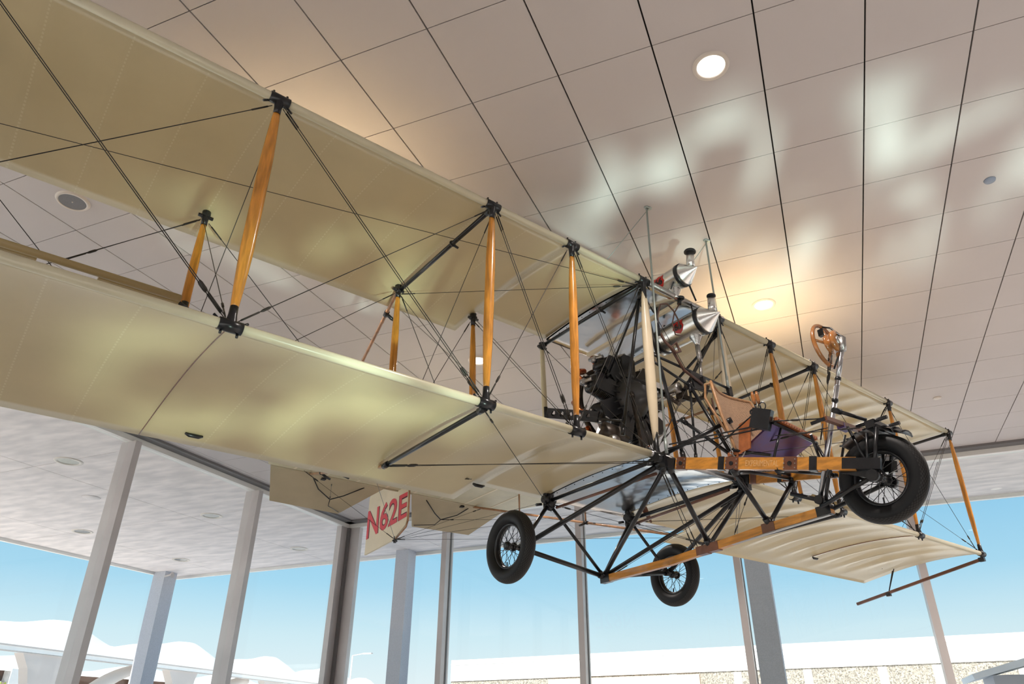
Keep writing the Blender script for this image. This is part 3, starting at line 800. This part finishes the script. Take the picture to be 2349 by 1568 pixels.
# wheels
def wheel(name, c, hubw, label):
    c = V(c); R = .277; rt = .056
    t_ = MB().torus(c, (1, 0, 0), R - rt, rt, 72, 20, uv=True, ex=.98).build(name, tyre, A, label)
    MB().torus(c, (1, 0, 0), .165, .014, 56, 8, ex=2.2).build('rim', black, t_)
    MB().lathe(c - V((hubw, 0, 0)), (1, 0, 0), [(0, .018), (.01, .03), (.03, .034), (.035, .02), (2 * hubw - .035, .02), (2 * hubw - .03, .034), (2 * hubw - .01, .03), (2 * hubw, .018)], 18).build('hub', black, t_)
    for k in range(28):
        a = 2 * pi * k / 28; sd_ = 1 if k % 2 else -1; off = .55 if (k // 2) % 2 else -.55
        h = c + V((sd_ * (hubw - .02), math.cos(a + off) * .03, math.sin(a + off) * .03))
        e = c + V((0, math.cos(a) * .155, math.sin(a) * .155))
        MB().tube(h, e, .0022, n=5, caps=False).build('spoke', black, t_)
    MB().tube(c + V((.02, -.02, -.152)), c + V((.02, -.018, -.118)), .005, n=6).build('valve_stem', black, t_)
    return t_
wheel('nose_wheel', (0, 1.335, -.468), .075, 'black spoked nose wheel at the front')
wL = wheel('main_wheel', (.95, -1.165, -.47), .055, 'black spoked main wheel on the near side'); wR = wheel('main_wheel', (-.95, -1.165, -.475), .055, 'black spoked main wheel on the far side')
for s_ in (1, -1): MB().lathe((s_ * 1.0, -1.165, -.47), (-s_, 0, 0), [(0, .012), (.03, .03), (.05, .022), (.12, .02), (.16, .03), (.22, .02)], 14).build('axle', black, A)

# nose wheel fork, fender, foot gear
AX = V((0, 1.335, -.468))
for s_ in (1, -1):
    x = .098 * s_
    fk = MB().tube((x, 1.335, -.468), (x * 1.02, 1.43, -.185), .013).tube((x, 1.30, -.44), (x * 1.02, 1.36, -.20), .009).tube((x, 1.335, -.468), (.06 * s_, .93, -.55), .014)
    fk.bar((x * 1.1, 1.15, -.37), (x, 1.335, -.46), .014, .06).tube((x, 1.335, -.47), (x * 1.35, 1.335, -.47), .036, n=14).build('wheel_fork', black, A)
mb = MB(); vs = []; fs = []; n_ = 14
for i in range(n_ + 1):
    a = math.radians(125 - 80 * i / n_); 
    for k in range(5):
        x = -.07 + .035 * k; rr_ = .305 + .02 * (1 - ((k - 2) / 2) ** 2)
        vs.append((x, 1.335 + rr_ * math.cos(a), -.468 + rr_ * math.sin(a)))
for i in range(n_):
    for k in range(4): fs.append([i * 5 + k, i * 5 + k + 1, (i + 1) * 5 + k + 1, (i + 1) * 5 + k])
mb.add(vs, fs)
for k in range(0, n_ + 1, 2): mb.poly([V(vs[k * 5 + j]) + V((0, 0, .004)) for j in range(5)], .006, 6)
mb.box((0, 1.40, -.155), (.23, .06, .05)).tube((-.11, 1.43, -.18), (.11, 1.43, -.18), .016).tube((.08, 1.30, -.13), (.08, 1.50, -.135), .012).tube((-.08, 1.30, -.13), (-.08, 1.50, -.135), .012)
mb.build('fender', black, A)
mb = MB().tube((.26, 1.275, -.055), (.06, 1.36, -.10), .0125).tube((.27, 1.27, -.053), (.22, 1.29, -.063), .019)
mb.build('foot_peg', black, A)
fb = MB().bar((.24, 1.19, -.075), (-.20, 1.24, -.09), .03, .028).build('foot_bar', wooddark, A)
MB().box((.03, 1.2, -.09), (.10, .05, .03)).build('clamp', blue, fb)
MB().bar((.24, 1.19, -.075), (.26, 1.10, -.085), .012, .02).tube((.05, 1.23, -.1), (.05, 1.30, -.40), .01).tube((-.10, 1.23, -.1), (-.08, 1.32, -.36), .01).build('bracket', black, fb)

# control column and steering wheel
cc = MB().tube((0, 1.315, .47), (0, 1.21, .22), .016, n=14).tube((0, 1.21, .22), (0, .90, -.50), .018, n=14).build('control_column', steel, A, 'chrome control column')
MB().tube((0, 1.232, .272), (0, 1.224, .252), .021).build('column_collar', black, cc); MB().tube((0, 1.175, .135), (0, 1.167, .115), .022).build('column_collar', black, cc)
MB().tube((-.03, .905, -.49), (.03, .905, -.49), .03).tube((.06, 1.05, -.3), (0, .91, -.48), .009).tube((-.06, 1.0, -.3), (0, .91, -.48), .009).tube((0, .905, -.49), (.02, .72, -.40), .015).build('column_foot', black, cc)
MB().tube((.14, 1.02, -.10), (.02, .985, -.30), .009).tube((-.12, 1.12, -.08), (-.06, 1.05, -.33), .009).build('column_brace', black, cc)
sw = MB().torus((0, 1.205, .525), (0, 1, .0), .155, .0145, 56, 12).build('steering_wheel', woodrim, A, 'wooden steering wheel')
for a in (90, 180, 270, 0):
    r_ = math.radians(a); MB().tube((0, 1.235, .525), (.146 * math.cos(r_), 1.208, .525 + .146 * math.sin(r_)), .012, .009).build('wheel_spoke', woodrim, sw)
MB().lathe((0, 1.225, .525), (0, 1, 0), [(0, .055), (.004, .072), (.02, .072), (.025, .045), (.045, .045), (.05, .08), (.075, .08), (.08, .05)], 32).build('cable_drum', woodrim, sw)
MB().lathe((0, 1.297, .525), (0, 1, 0), [(0, .04), (.015, .035), (.02, .012), (.05, .012)], 12).tube((0, 1.33, .535), (0, 1.31, .44), .024).build('hub', castal, sw)
MB().poly([(0, 1.215, .675), (0, 1.27, .64), (0, 1.31, .57), (0, 1.345, .53), (0, 1.33, .47), (0, 1.26, .40), (0, 1.22, .34)], .0065, 8).box((0, 1.2, .635), (.03, .04, .05)).build('brake_cable', black, sw)
wire((0, 1.21, .46), (0, 1.0, -.25), .0018, name='control_cable'); wire((.02, 1.25, .46), (.05, 1.02, -.15), .0018, name='control_cable')

# seat
SB = [(.22, .492, -.085), (.23, .470, .06), (.235, .435, .22), (.23, .405, .38), (.215, .375, .50)]
def seat_pt(u, v):
    # u 0..1 across, v 0..1 up
    i = min(3, int(v * 4)); f_ = v * 4 - i; a = V(SB[i]).lerp(V(SB[i + 1]), f_)
    x = a.x - (2 * a.x + .05) * u; bow = -.045 * (1 - (2 * u - 1) ** 2); dip = (-.012 * math.sin(pi * u) - .012 * max(0, u - .8) / .2) * v ** 4 + .03 * v ** 6 * max(0, 1 - 4 * u)
    return V((x, a.y + bow, a.z + dip))
mb = MB(); vs = []; fs = []; us = []; nu, nv = 12, 14
for th in (0, -.008):
    vs = []; fs = []; us = []
    for i in range(nu + 1):
        for j in range(nv + 1): vs.append(seat_pt(i / nu, j / nv) + V((0, th, 0)))
    for i in range(nu):
        for j in range(nv):
            q = i * (nv + 1) + j; fs.append([q, q + nv + 1, q + nv + 2, q + 1])
            us.append([(i / nu, j / nv * 1.4), ((i + 1) / nu, j / nv * 1.4), ((i + 1) / nu, (j + 1) / nv * 1.4), (i / nu, (j + 1) / nv * 1.4)])
    mb.add(vs, fs, True, us)
se = mb.build('seat', wick, A, 'woven wicker pilot seat back')
fr_ = [seat_pt(0, 0)] + [seat_pt(0, j / 8) for j in range(1, 9)] + [seat_pt(i / 8, 1) for i in range(1, 9)] + [seat_pt(1, 1 - j / 8) for j in range(1, 9)]
MB().poly(fr_, .012, 8).poly([seat_pt(0, .98), seat_pt(0, .93) + V((.01, -.05, .03)), seat_pt(0, .8) + V((.01, -.08, 0)), seat_pt(0, .62) + V((0, -.06, 0)), seat_pt(0, .3) + V((0, -.015, 0))], .010, 8).build('seat_frame', mat('cane', (.42, .22, .10), .4, noise=.25, nscale=25), se)
pan = [V((.225, .47, -.11)), V((.225, .83, .045)), V((-.24, .84, .005)), V((-.24, .49, -.12))]
sp2 = MB().prism(pan, .014).build('seat_pan', blue, se, 'glossy dark blue underside of the seat')
MB().bar(pan[1] + V((0, .01, .008)), pan[2] + V((0, .01, .008)), .028, .024).build('leather_edge', leather, se)
lc = MB()
for i in range(16): lc.tube(pan[1].lerp(pan[2], (i + .5) / 16) + V((0, .028, .0)), pan[1].lerp(pan[2], (i + .5) / 16 + .02) + V((0, .005, .026)), .004, n=5)
lc.build('lacing', wooddark, se)
MB().tube(pan[1] + V((.02, 0, -.02)), pan[2] + V((-.02, 0, -.02)), .012).tube(pan[1] + V((-.08, 0, -.02)), BL[0].lerp(BL[1], .6), .009).tube(pan[2] + V((.0, 0, -.02)), BR[0].lerp(BR[1], .72), .011).tube(pan[0], BL[0].lerp(BL[1], .42), .012).tube(pan[3], BR[0].lerp(BR[1], .42), .012).tube((.24, .48, -.05), (-.24, .50, -.06), .010).tube((.24, .48, -.06), (.2, .74, -.17), .011).build('seat_bracket', black, se)
MB().prism([(.23, .56, .11), (.235, .66, .12), (.24, .62, -.09), (.235, .52, -.10)], .012).prism([(.23, .52, -.08), (.23, .50, -.12), (.23, .42, -.10), (.23, .43, -.06)], .012).build('lap_belt', leather, se)
MB().poly([(.245, .58, -.10), (.25, .54, -.14), (.25, .50, -.13), (.25, .47, -.08)], .005, 6).torus((.25, .47, -.075), (1, 0, 0), .012, .004, 12, 6).build('belt_buckle', castal, se)
# throttle box
tb = MB().box((.27, .765, .065), (.06, .13, .14), Matrix.Rotation(-.42, 3, 'X') @ Matrix.Rotation(.25, 3, 'Z')).build('throttle_box', black, A, 'black lever box beside the seat')
for y, z in ((.745, .165), (.778, .155)):
    lv = MB().tube((.27, y, .12), (.275, y - .003, z + .03), .006).build('lever', black, tb)
    MB().poly([(.275, y - .003, z + .02), (.276, y - .006, z + .05), (.277, y - .008, z + .09), (.277, y - .008, z + .115)], [.009, .014, .013, .008], 10).build('handle', woodrim, lv)
MB().torus((.275, .71, .14), (1, 0, 0), .016, .007, 12, 6).torus((.275, .79, .15), (1, 0, 0), .03, .004, 14, 6).build('cable_ring', black, tb)
wire((.46, .10, .06), (.29, .70, .03), .006, name='control_rod', m=black); wire((.44, .06, .045), (.26, .80, .0), .006, name='control_rod', m=black)
wire((.22, .30, .0), (.27, .70, .12), .005, name='control_rod', m=black)
tubep('seat_brace', (.40, -.02, .03), (.12, .42, .22), .017); tubep('seat_brace', (-.40, -.02, .03), (-.12, .42, .22), .015)
wire((.27, .82, .03), (.24, 1.19, -.075), .003, name='control_cable'); wire((.2, .8, -.05), (.10, 1.36, -.16), .003, name='control_cable'); wire((.1, .62, -.02), (.05, 1.1, -.06), .003, name='control_cable')
wire((.26, .45, -.10), (-.2, 1.2, -.12), .0022, name='control_cable')

# steel truss between the centre struts
tr_ = MB().tube((.48, .05, .835), (-.48, .07, .79), .011).tube((.48, .05, .775), (0.0, .06, .66), .011).tube((0, .06, .66), (-.48, .07, .735), .011)
tr_.box((.475, .05, .805), (.05, .03, .09)).box((-.475, .07, .765), (.05, .03, .09))
tr_.prism([(.03, .065, .82), (-.12, .065, .81), (-.12, .065, .66), (.0, .065, .655)], .012).box((-.10, .08, .755), (.03, .05, .05)).build('engine_truss', black, A)
for p, q, r in (((.49, .05, 1.42), (.235, .04, .02), .015), ((.49, .03, 1.40), (.45, -.35, .30), .014), ((.49, .06, 1.40), (.50, .03, .62), .017), ((.05, .05, .70), (-.12, .28, -.08), .014), ((.18, .03, .35), (-.15, .30, -.03), .014),
                ((.05, .06, .66), (.06, .02, .05), .010), ((-.49, .05, 1.40), (-.10, -.10, .75), .015), ((-.49, .05, 1.35), (-.30, -.6, .85), .013), ((.49, .03, 1.38), (.30, -.6, .95), .010)):
    tubep('engine_mount_tube', p, q, r)
tubep('engine_mount_tube', (.42, -.25, .78), (.0, -.25, .75), .013); tubep('engine_mount_tube', (.40, -.2, .05), (.12, -.5, .80), .016, oily)
# perforated side plate to the rear strut
mb = MB(); P0 = V((.49, -1.19, .44 + .34)); P1 = V((.49, -.56, .51))
d = (P1 - P0); L = d.length; d.normalize(); up_ = V((1, 0, 0)).cross(d).normalized()
if up_.z < 0: up_ = -up_
nseg = 160; cent = [(L * (.14 + .17 * i)) for i in range(5)]
for s2 in (1, -1):
    vs = []; fs = []
    for i in range(nseg + 1):
        a = L * i / nseg; h = 0
        for c_ in cent:
            if abs(a - c_) < .024: h = math.sqrt(max(0, .024 ** 2 - (a - c_) ** 2))
        for xx in (-.006, .006):
            vs.append(P0 + d * a + up_ * (s2 * .045) + V((xx, 0, 0))); vs.append(P0 + d * a + up_ * (s2 * max(h, .0005)) + V((xx, 0, 0)))
    for i in range(nseg):
        b = i * 4; fs += [[b, b + 1, b + 5, b + 4], [b + 2, b + 6, b + 7, b + 3], [b, b + 4, b + 6, b + 2], [b + 1, b + 3, b + 7, b + 5]]
    mb.add(vs, fs, False)
mb.tube(P0 + V((.0, -.02, .06)), P0 + V((0, -.02, -.07)), .022).tube(P0 + V((-.01, .03, -.03)), P1 + V((-.01, .25, -.12)), .01)
pl_ = mb.build('bearer_plate', black, A, 'black drilled plate holding the engine')

# engine
EC = V((0, -.70, .83)); 
en = MB().lathe(EC + V((0, -.20, 0)), (0, 1, 0), [(0, .10), (.02, .17), (.10, .20), (.28, .20), (.34, .17), (.42, .12), (.50, .10), (.52, .05)], 36).build('engine', crank, A, 'grey and black radial engine behind the pilot')
for k in range(9):
    a = math.radians(90 + 40 * k); r_ = V((math.cos(a), 0, math.sin(a))); b = EC + V((0, .0, 0))
    pr = [(.17, .062)]
    for i in range(11):
        h = .20 + i * .016; pr += [(h, .062), (h, .088), (h + .006, .088), (h + .006, .062)]
    pr += [(.38, .09), (.40, .09), (.43, .07), (.44, .02)]
    cy = MB().lathe(b, r_, pr, 20).build('cylinder', black, en)
    tg = V((-math.sin(a), 0, math.cos(a)))
    # black sheet baffle with bright edge
    MB().prism([b + r_ * .20 + tg * .075 + V((0, .09, 0)), b + r_ * .20 - tg * .075 + V((0, .09, 0)), b + r_ * .40 - tg * .085 + V((0, .09, 0)), b + r_ * .43 - tg * .05 + V((0, .09, 0)), b + r_ * .43 + tg * .05 + V((0, .09, 0)), b + r_ * .40 + tg * .085 + V((0, .09, 0))], .012).build('cooling_baffle', black, cy)
    MB().box(b + r_ * .455 + V((0, -.03, 0)), (.06, .05, .05)).tube(b + r_ * .45 + V((0, .06, 0)), b + r_ * .48 + V((0, -.09, 0)), .018, n=8).tube(b + r_ * .44 + tg * .05, b + r_ * .485 + tg * .05, .012, n=8).tube(b + r_ * .44 - tg * .05, b + r_ * .475 - tg * .06, .012, n=8).build('rocker_box', castal, cy)
    MB().poly([b + r_ * .42 + V((0, -.08, 0)) + tg * .04, b + r_ * .47 + V((0, -.12, 0)) + tg * .09, b + r_ * .44 + V((0, -.15, 0)) + tg * .17, b + r_ * .36 + V((0, -.16, 0)) + tg * .22], [.024, .03, .032, .028], 12).build('exhaust_stub', copper, cy)
    MB().tube(b + r_ * .16 + V((0, .12, 0)) + tg * .03, b + r_ * .44 + V((0, .03, 0)) + tg * .035, .007, n=6).tube(b + r_ * .16 + V((0, .12, 0)) - tg * .03, b + r_ * .44 + V((0, .03, 0)) - tg * .035, .007, n=6).build('pushrod', crank, cy)
MB().torus(EC + V((0, -.18, 0)), (0, 1, 0), .37, .026, 40, 10, 1.2, 4.6).build('exhaust_ring', oily, en)
cb = MB().lathe(V((.34, -.62, .36)), (.3, .6, -.3), [(0, .03), (.02, .06), (.08, .065), (.12, .05), (.16, .055), (.18, .02)], 16).tube((.34, -.62, .36), (.42, -.5, .30), .022).box((.30, -.56, .42), (.08, .08, .08)).build('carburettor', castal, en)
MB().poly([(.36, -.70, .40), (.42, -.75, .34), (.36, -.72, .27), (.28, -.62, .26)], [.035, .04, .035, .03], 12).build('intake_elbow', copper, en)
MB().lathe(V((.46, -.60, .42)), (-.8, .3, -.3), [(0, .05), (.02, .085), (.14, .09), (.17, .06), (.26, .05)], 18).build('oil_tank', oily, en)
MB().lathe(V((-.06, -.47, .76)), (-.02, 1, .02), [(0, .02), (.04, .022), (.16, .045), (.26, .045), (.30, .048), (.34, .048), (.345, .03)], 20).build('intake_horn', castal, en)
MB().tube((-.10, -.10, .77), (-.14, -.02, .78), .032, n=14).poly([(-.10, -.15, .70), (-.14, -.06, .64), (-.20, 0, .66), (-.23, .03, .76)], .022, 10).box((-.12, -.16, .72), (.07, .07, .09)).tube((-.02, -.3, .78), (-.02, -.12, .60), .02).build('magneto', oily, en)
MB().lathe(EC + V((0, -.30, 0)), (0, 1, 0), [(-.12, .03), (-.1, .06), (0, .07), (.05, .05)], 16).build('propeller_hub', castal, en)
for s2 in (1, -1):
    pts = [EC + V((0, -.36, 0)) + V((.55, 0, .84)).normalized() * (s2 * r) for r in (.05, .2, .5, .8, 1.0, 1.08)]
    # built edge-on to the flight line: each blade its own mesh
    MB().poly(pts, [.03, .05, .062, .05, .03, .01], 12, ell=(.3, 1.0, V((0, 1, 0)))).build('propeller_blade', wooddark, en) if s2 < 0 else None
# hoses and cables around the engine
for pts, r in (([(.375, .08, 1.02), (.375, .09, 1.20), (.33, .1, 1.32), (.242, .1, 1.36), (.17, .1, 1.32), (.124, .1, 1.25), (.10, .08, 1.17)], .007),
               ([(.06, .1, 1.50), (.09, .1, 1.40), (.16, .1, 1.30), (.21, .1, 1.18), (.19, .1, 1.08), (.10, .1, 1.10)], .006),
               ([(.33, .06, 1.06), (.31, .08, .98), (.22, .1, .90), (.16, .1, .93), (.20, .1, 1.0), (.25, .08, .95), (.12, .08, .78), (-.1, .08, .72)], .012),
               ([(-.16, .1, .60), (-.15, .12, .45), (-.18, .14, .2), (-.20, .16, -.1)], .008)):
    MB().poly(pts, r, 8).build('hose', hose, A)
MB().tube((.06, .1, 1.475), (.075, .1, 1.42), .018).lathe((.06, .1, 1.485), (0, 0, -1), [(0, .045), (.008, .04), (.012, .01)], 14).build('tap', black, A)
MB().tube((.375, .08, 1.02), (.375, .08, 1.25), .014).build('pipe', black, A)

# fuel tanks
def tank(c, axis, R, L, cone, label, near):
    c = V(c); ax = V(axis).normalized()
    tk = MB().lathe(c, ax, [(-L / 2, R), (L / 2, R)], 56, up=(0, 0, 1), caps=False).lathe(c, ax, [(L / 2, R), (L / 2 + cone, .002)], 56, up=(0, 0, 1), caps=False).lathe(c, ax, [(-L / 2 - cone, .002), (-L / 2, R)], 56, up=(0, 0, 1), caps=False).build('fuel_tank', alu, A, label)
    for q in (L / 2 - .03, -L / 2 + .05):
        MB().lathe(c + ax * q, ax, [(-.018, R + .001), (-.018, R + .006), (.018, R + .006), (.018, R + .001)], 48).build('strap', black, tk)
    fwd = c + ax * (L / 2 + cone * .5)
    MB().lathe(fwd + V((0, 0, R * .35)), (0, .12, 1), [(0, .036), (.06, .034), (.145, .034)], 20).build('filler_neck', alu, tk)
    e = fwd + V((0, .0174, R * .35 + .145)); MB().lathe(e, (0, .12, 1), [(-.006, .05 if near == 0 else .038), (.006, .052 if near == 0 else .04), (.016, .045 if near == 0 else .036)], 20).build('filler_cap', black, tk)
    f2 = c + ax * (L / 2 - .13) + V((.0, 0, -R))
    MB().lathe(f2 + V((0, 0, .02)), (0, 0, -1), [(0, .058), (.02, .056), (.085, .022), (.10, .02)], 20).build('sump_funnel', alu, tk)
    # badge: shield wrapped on the side
    side = V((1, 0, 0)); upn = side.cross(ax); upn = upn if upn.z > 0 else -upn
    rt = ax
    def wrap(u, v, off):   # u along axis, v up, metres from badge centre; badge centre angled slightly downwards
        th = BA + v / R
        return c + ax * (BX + u) + side * (math.cos(th) * (R + off)) + upn * (math.sin(th) * (R + off))
    BA = -.05; BX = L / 2 - .215
    out = [(-.055, .05), (-.03, .042), (0, .056), (.03, .042), (.055, .05), (.048, .02), (.06, -.015), (.035, -.052), (0, -.07), (-.035, -.052), (-.06, -.015), (-.048, .02)]
    mb = MB(); vs = [wrap(0, 0, .003)]; N_ = len(out)
    for i in range(N_): vs.append(wrap(out[i][0] * .5, out[i][1] * .5, .003))
    for i in range(N_): vs.append(wrap(out[i][0], out[i][1], .003))
    fs = [[0, 1 + i, 1 + (i + 1) % N_] for i in range(N_)] + [[1 + i, 1 + N_ + i, 1 + N_ + (i + 1) % N_, 1 + (i + 1) % N_] for i in range(N_)]
    mb.add(vs, fs).build('badge', redm, tk, 'red shield badge')
    place_text('badge_number', '66', .06, lambda u, v: wrap(-.042 + .084 * u, -.035 + .062 * v, .0055), textblack, tk, 'black number 66 on the badge', offset=.003)
    return tk
tank((-.20, -.11, 1.345), (0, 1, -.005), .118, .52, .15, 'silver fuel tank with pointed end under the upper wing', 1)
tank((.095, -.035, 1.655), (0, 1, -.005), .100, .52, .13, 'silver fuel tank with pointed end above the upper wing', 0)
MB().tube((.13, .185, 1.70), (.185, .12, 1.52), .007).tube((.02, .19, 1.60), (-.13, .13, 1.52), .008).tube((.20, -.28, 1.62), (.20, -.2, 1.5), .008).tube((0, -.28, 1.62), (0, -.2, 1.5), .008).build('tank_stand', black, A)
MB().tube((-.20, .02, 1.14), (-.20, .02, .98), .022).tube((-.20, .02, .98), (-.20, .0, .80), .014).build('fuel_pipe', castal, A)
MB().tube((-.09, .1, 1.50), (-.1, .1, 1.40), .007).tube((-.32, .1, 1.50), (-.31, .1, 1.40), .007).tube((-.2, -.3, 1.5), (-.2, -.3, 1.45), .012).build('tank_hanger', black, A)

# hangers from the ceiling
def hang(name, p0, p1, r, label, cat, m=rod_m):
    mb = MB().tube(p0, p1, r, n=10); o = mb.build(name, m); tag(o, label, cat)
    MB().lathe(V(p0) - V((0, 0, .012)), (0, 0, 1), [(0, .012), (0, .02), (.012, .022)], 14).build('ceiling_anchor', m, o)
    if r > .004: MB().tube(V(p1) + V((0, 0, -.01)), V(p1) + V((0, 0, .10)), r * 1.5, n=10).build('rod_end', m, o)
    return o
r1t, r2t = V((-.899, 5.023, CZ)), V((-.500, 5.700, CZ))
r1b = AM @ V((.45, .06, .02)); r2b = AM @ V((-.46, .075, .80))
hang('hanger_rod', r1t, r1b, .0085, 'straight grey hanging rod passing in front of the cream centre strut', 'hanging rod')
hang('hanger_rod', r2t, r2b, .0085, 'straight grey hanging rod behind the lower silver fuel tank', 'hanging rod')
hang('hanger_cable', r1t + V((.02, .02, 0)), AM @ V((.49, YR, 1.55)), .0035, 'thin slanting cable from the left rod anchor to the rear of the upper wing', 'cable')
hang('hanger_cable', r2t + V((.02, .02, 0)), AM @ V((-.49, YR, 1.55)), .0035, 'thin slanting cable from the right rod anchor behind the upper tank', 'cable')

# ------------------------------------------------------------------ outside
struct(MB().box((-20, 60, -.15), (260, 220, .1)), 'ground', groundm)
# undulating canopy building at left
tc_ = empty('terminal_canopy', (-25, 18, 0), 'long white canopy building with rounded wavy roof and curved columns at lower left', 'building')
def fx_(y): return -24.7 - .17 * (y - 16.6) - 25
def L(x, y, z): return V((x + 25, y - 18, z))
def FXp(y): return -24.7 - .17 * (y - 16.6)
mb = MB(); ny = 160; prof = 8; vs = []; fs = []
for i in range(ny + 1):
    y = 4 + 43 * i / ny; ph = 2 * pi * (y - 19.6) / 7.3; hz = 4.20 + .95 + .28 * math.cos(ph) + .10 * math.sin(2 * ph)
    for k in range(prof + 1):
        q = k / prof; x = FXp(y) - 3.6 * q; z = 4.2 + (hz - 4.2) * math.sin(pi / 2 * min(1, q * 2.2)) if q < .5 else hz - (hz - 4.2) * (q - .5) * 1.2
        vs.append(L(x, y, z))
for i in range(ny):
    for k in range(prof): fs.append([i * (prof + 1) + k, i * (prof + 1) + k + 1, (i + 1) * (prof + 1) + k + 1, (i + 1) * (prof + 1) + k])
mb.add(vs, fs); mb.build('wavy_roof', whiteb, tc_)
mb = MB(); 
mb.bar(L(FXp(4), 4, 4.14), L(FXp(47), 47, 4.14), .12, .13); mb.build('fascia', whiteb, tc_)
MB().bar(L(FXp(4) + .05, 4, 4.225), L(FXp(47) + .05, 47, 4.225), .06, .05).bar(L(FXp(4) + .02, 4, 4.05), L(FXp(47) + .02, 47, 4.05), .06, .03).build('gutter', greyb, tc_)
for k in range(6):
    yc = 18.6 + 7.3 * (k - 1)
    def q_(dy, z, dx_=0): return L(FXp(yc + dy) - .15 - dx_, yc + dy, z)
    mb = MB()
    # near leg, flaring into the fascia
    prof_l = [(-.55, 0), (-.58, 2.4), (-.62, 3.1), (-.80, 3.6), (-1.15, 4.05)]; prof_r = [(.75, 4.05), (.62, 3.7), (.60, 3.2), (.50, 2.4), (.45, 0)]
    mb.prism([q_(a, z) for a, z in prof_l + prof_r], .35)
    # two arms sweeping up from a foot further in, like a wide V
    for sg, reach in ((-1, 1.9), (1, 3.3)):
        pts = []; rs = []
        for i in range(15):
            t_ = i / 14; pts.append(q_(1.9 + sg * reach * t_ ** 1.6, 1.2 + 2.82 * (1 - (1 - t_) ** 1.7), .9 - .7 * t_)); rs.append(.42 - .25 * t_)
        mb.poly(pts, rs, 12, ell=(.7, 1, V((0, 0, 1))))
    mb.poly([q_(1.9, 0, .9), q_(1.9, 1.4, .9)], [.5, .45], 12)
    mb.build('forked_column', greyb, tc_)
# parking structure with tan decks behind it
pg = empty('parking_garage', (-36, 30, 0), 'tan concrete parking structure with long horizontal decks behind the wavy canopy', 'building')
for z, h in ((1.6, .5), (2.6, .55), (3.7, .5)):
    MB().box((0, 2, z), (.6, 60, h * .55)).build('deck', tanb, pg); MB().box((-.4, 2, z + .45), (.5, 60, .45)).build('opening_shade', tandark, pg)  # solid dark boxes colour in the shade between the decks
for k in range(9): MB().box((.3, -26 + 7 * k, 2.2), (.5, .6, 4.4)).build('post', whiteb, pg)
vs = []; fs = []; mb = MB()
for i in range(81):
    y = -28 + 60 * i / 80; vs += [V((.5, y, 4.3)), V((-1.5, y, 4.6 + .55 * abs(math.sin(pi * y / 7)))), V((-4, y, 4.4))]
for i in range(80):
    for k in range(2): fs.append([i * 3 + k, i * 3 + k + 1, i * 3 + k + 4, i * 3 + k + 3])
mb.add(vs, fs).build('roof', whiteb, pg)
# white parapet building ahead
pb = empty('concrete_building', (2, 58, 0), 'long white flat roofed building with pebble panels seen beyond the far glass', 'building')
M = Matrix.Rotation(-.045, 3, 'Z')
def PB(x, z, sx, sz, dy_, sy): return (M @ V((x, dy_, 0)) + V((0, 0, z)), (sx, sy, sz), M)
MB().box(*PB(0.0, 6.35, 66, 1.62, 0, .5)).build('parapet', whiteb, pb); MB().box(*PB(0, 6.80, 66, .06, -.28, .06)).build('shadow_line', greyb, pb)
MB().box(*PB(0, 2.77, 66, 5.53, .0, .3)).build('pebble_wall', pebble, pb)
for x in (-14, -9.3, -4.5, .3, 3.6, 8.4, 13.2): MB().box(*PB(x, 2.7, .55, 5.5, .0, .44)).build('pilaster', whiteb, pb)
MB().box(*PB(-18, 4.9, 12, 1.0, -.3, .4)).build('soffit_band', tanb, pb)
# street lamp
sl = empty('street_lamp', (-41.5, 60, 0), 'thin grey street lamp rising above the white wavy roofs', 'street lamp')
MB().tube((0, 0, 0), (0, 0, 8.0), .09, .06).build('pole', greyb, sl); MB().tube((0, 0, 8.0), (1.3, 0, 8.15), .04).box((1.6, 0, 8.12), (.9, .3, .1)).build('lamp_head', greyb, sl)
# sloping panel roof at lower right
bt = empty('bus_shelter', (4.2, 20, 0), 'grey shelter with a sloping roof at the lower right corner', 'shelter')
MB().prism([(-1.73, 0, 2.665), (-.7, 0, 2.94), (3.5, 0, 4.0), (3.5, 0, 3.8), (-.7, 0, 2.80), (-1.70, 0, 2.56)], 2.0).build('roof', whiteb, bt)
MB().box((1.5, .1, 1.4), (5.6, 1.5, 2.5)).build('side_panel', mat('shelter_panel', (.5, .5, .53), .6), bt)
# shrub at the lower left corner
sh = empty('shrub', (-21.5, 14.6, 0), 'yellow green leafy shrub at the lower left corner', 'plant')
MB().tube((0, 0, 0), (0, 0, 2.2), .05, .03).build('stem', tandark, sh)
mb = MB()
for i in range(420):
    a = random.uniform(0, 2 * pi); r = .62 * random.random() ** .5; z = 1.6 + random.random() * 1.35; r *= math.sin(pi * (z - 1.3) / 1.9)
    c = V((r * math.cos(a), r * math.sin(a), z)); u = V((random.uniform(-1, 1), random.uniform(-1, 1), random.uniform(-1, 1))).normalized() * .07; v_ = u.cross(V((random.random(), random.random(), 1))).normalized() * .035
    mb.add([c - u, c + v_, c + u, c - v_], [[0, 1, 2, 3]], False)
mb.build('foliage', leaf, sh)
print('wires', NW[0])
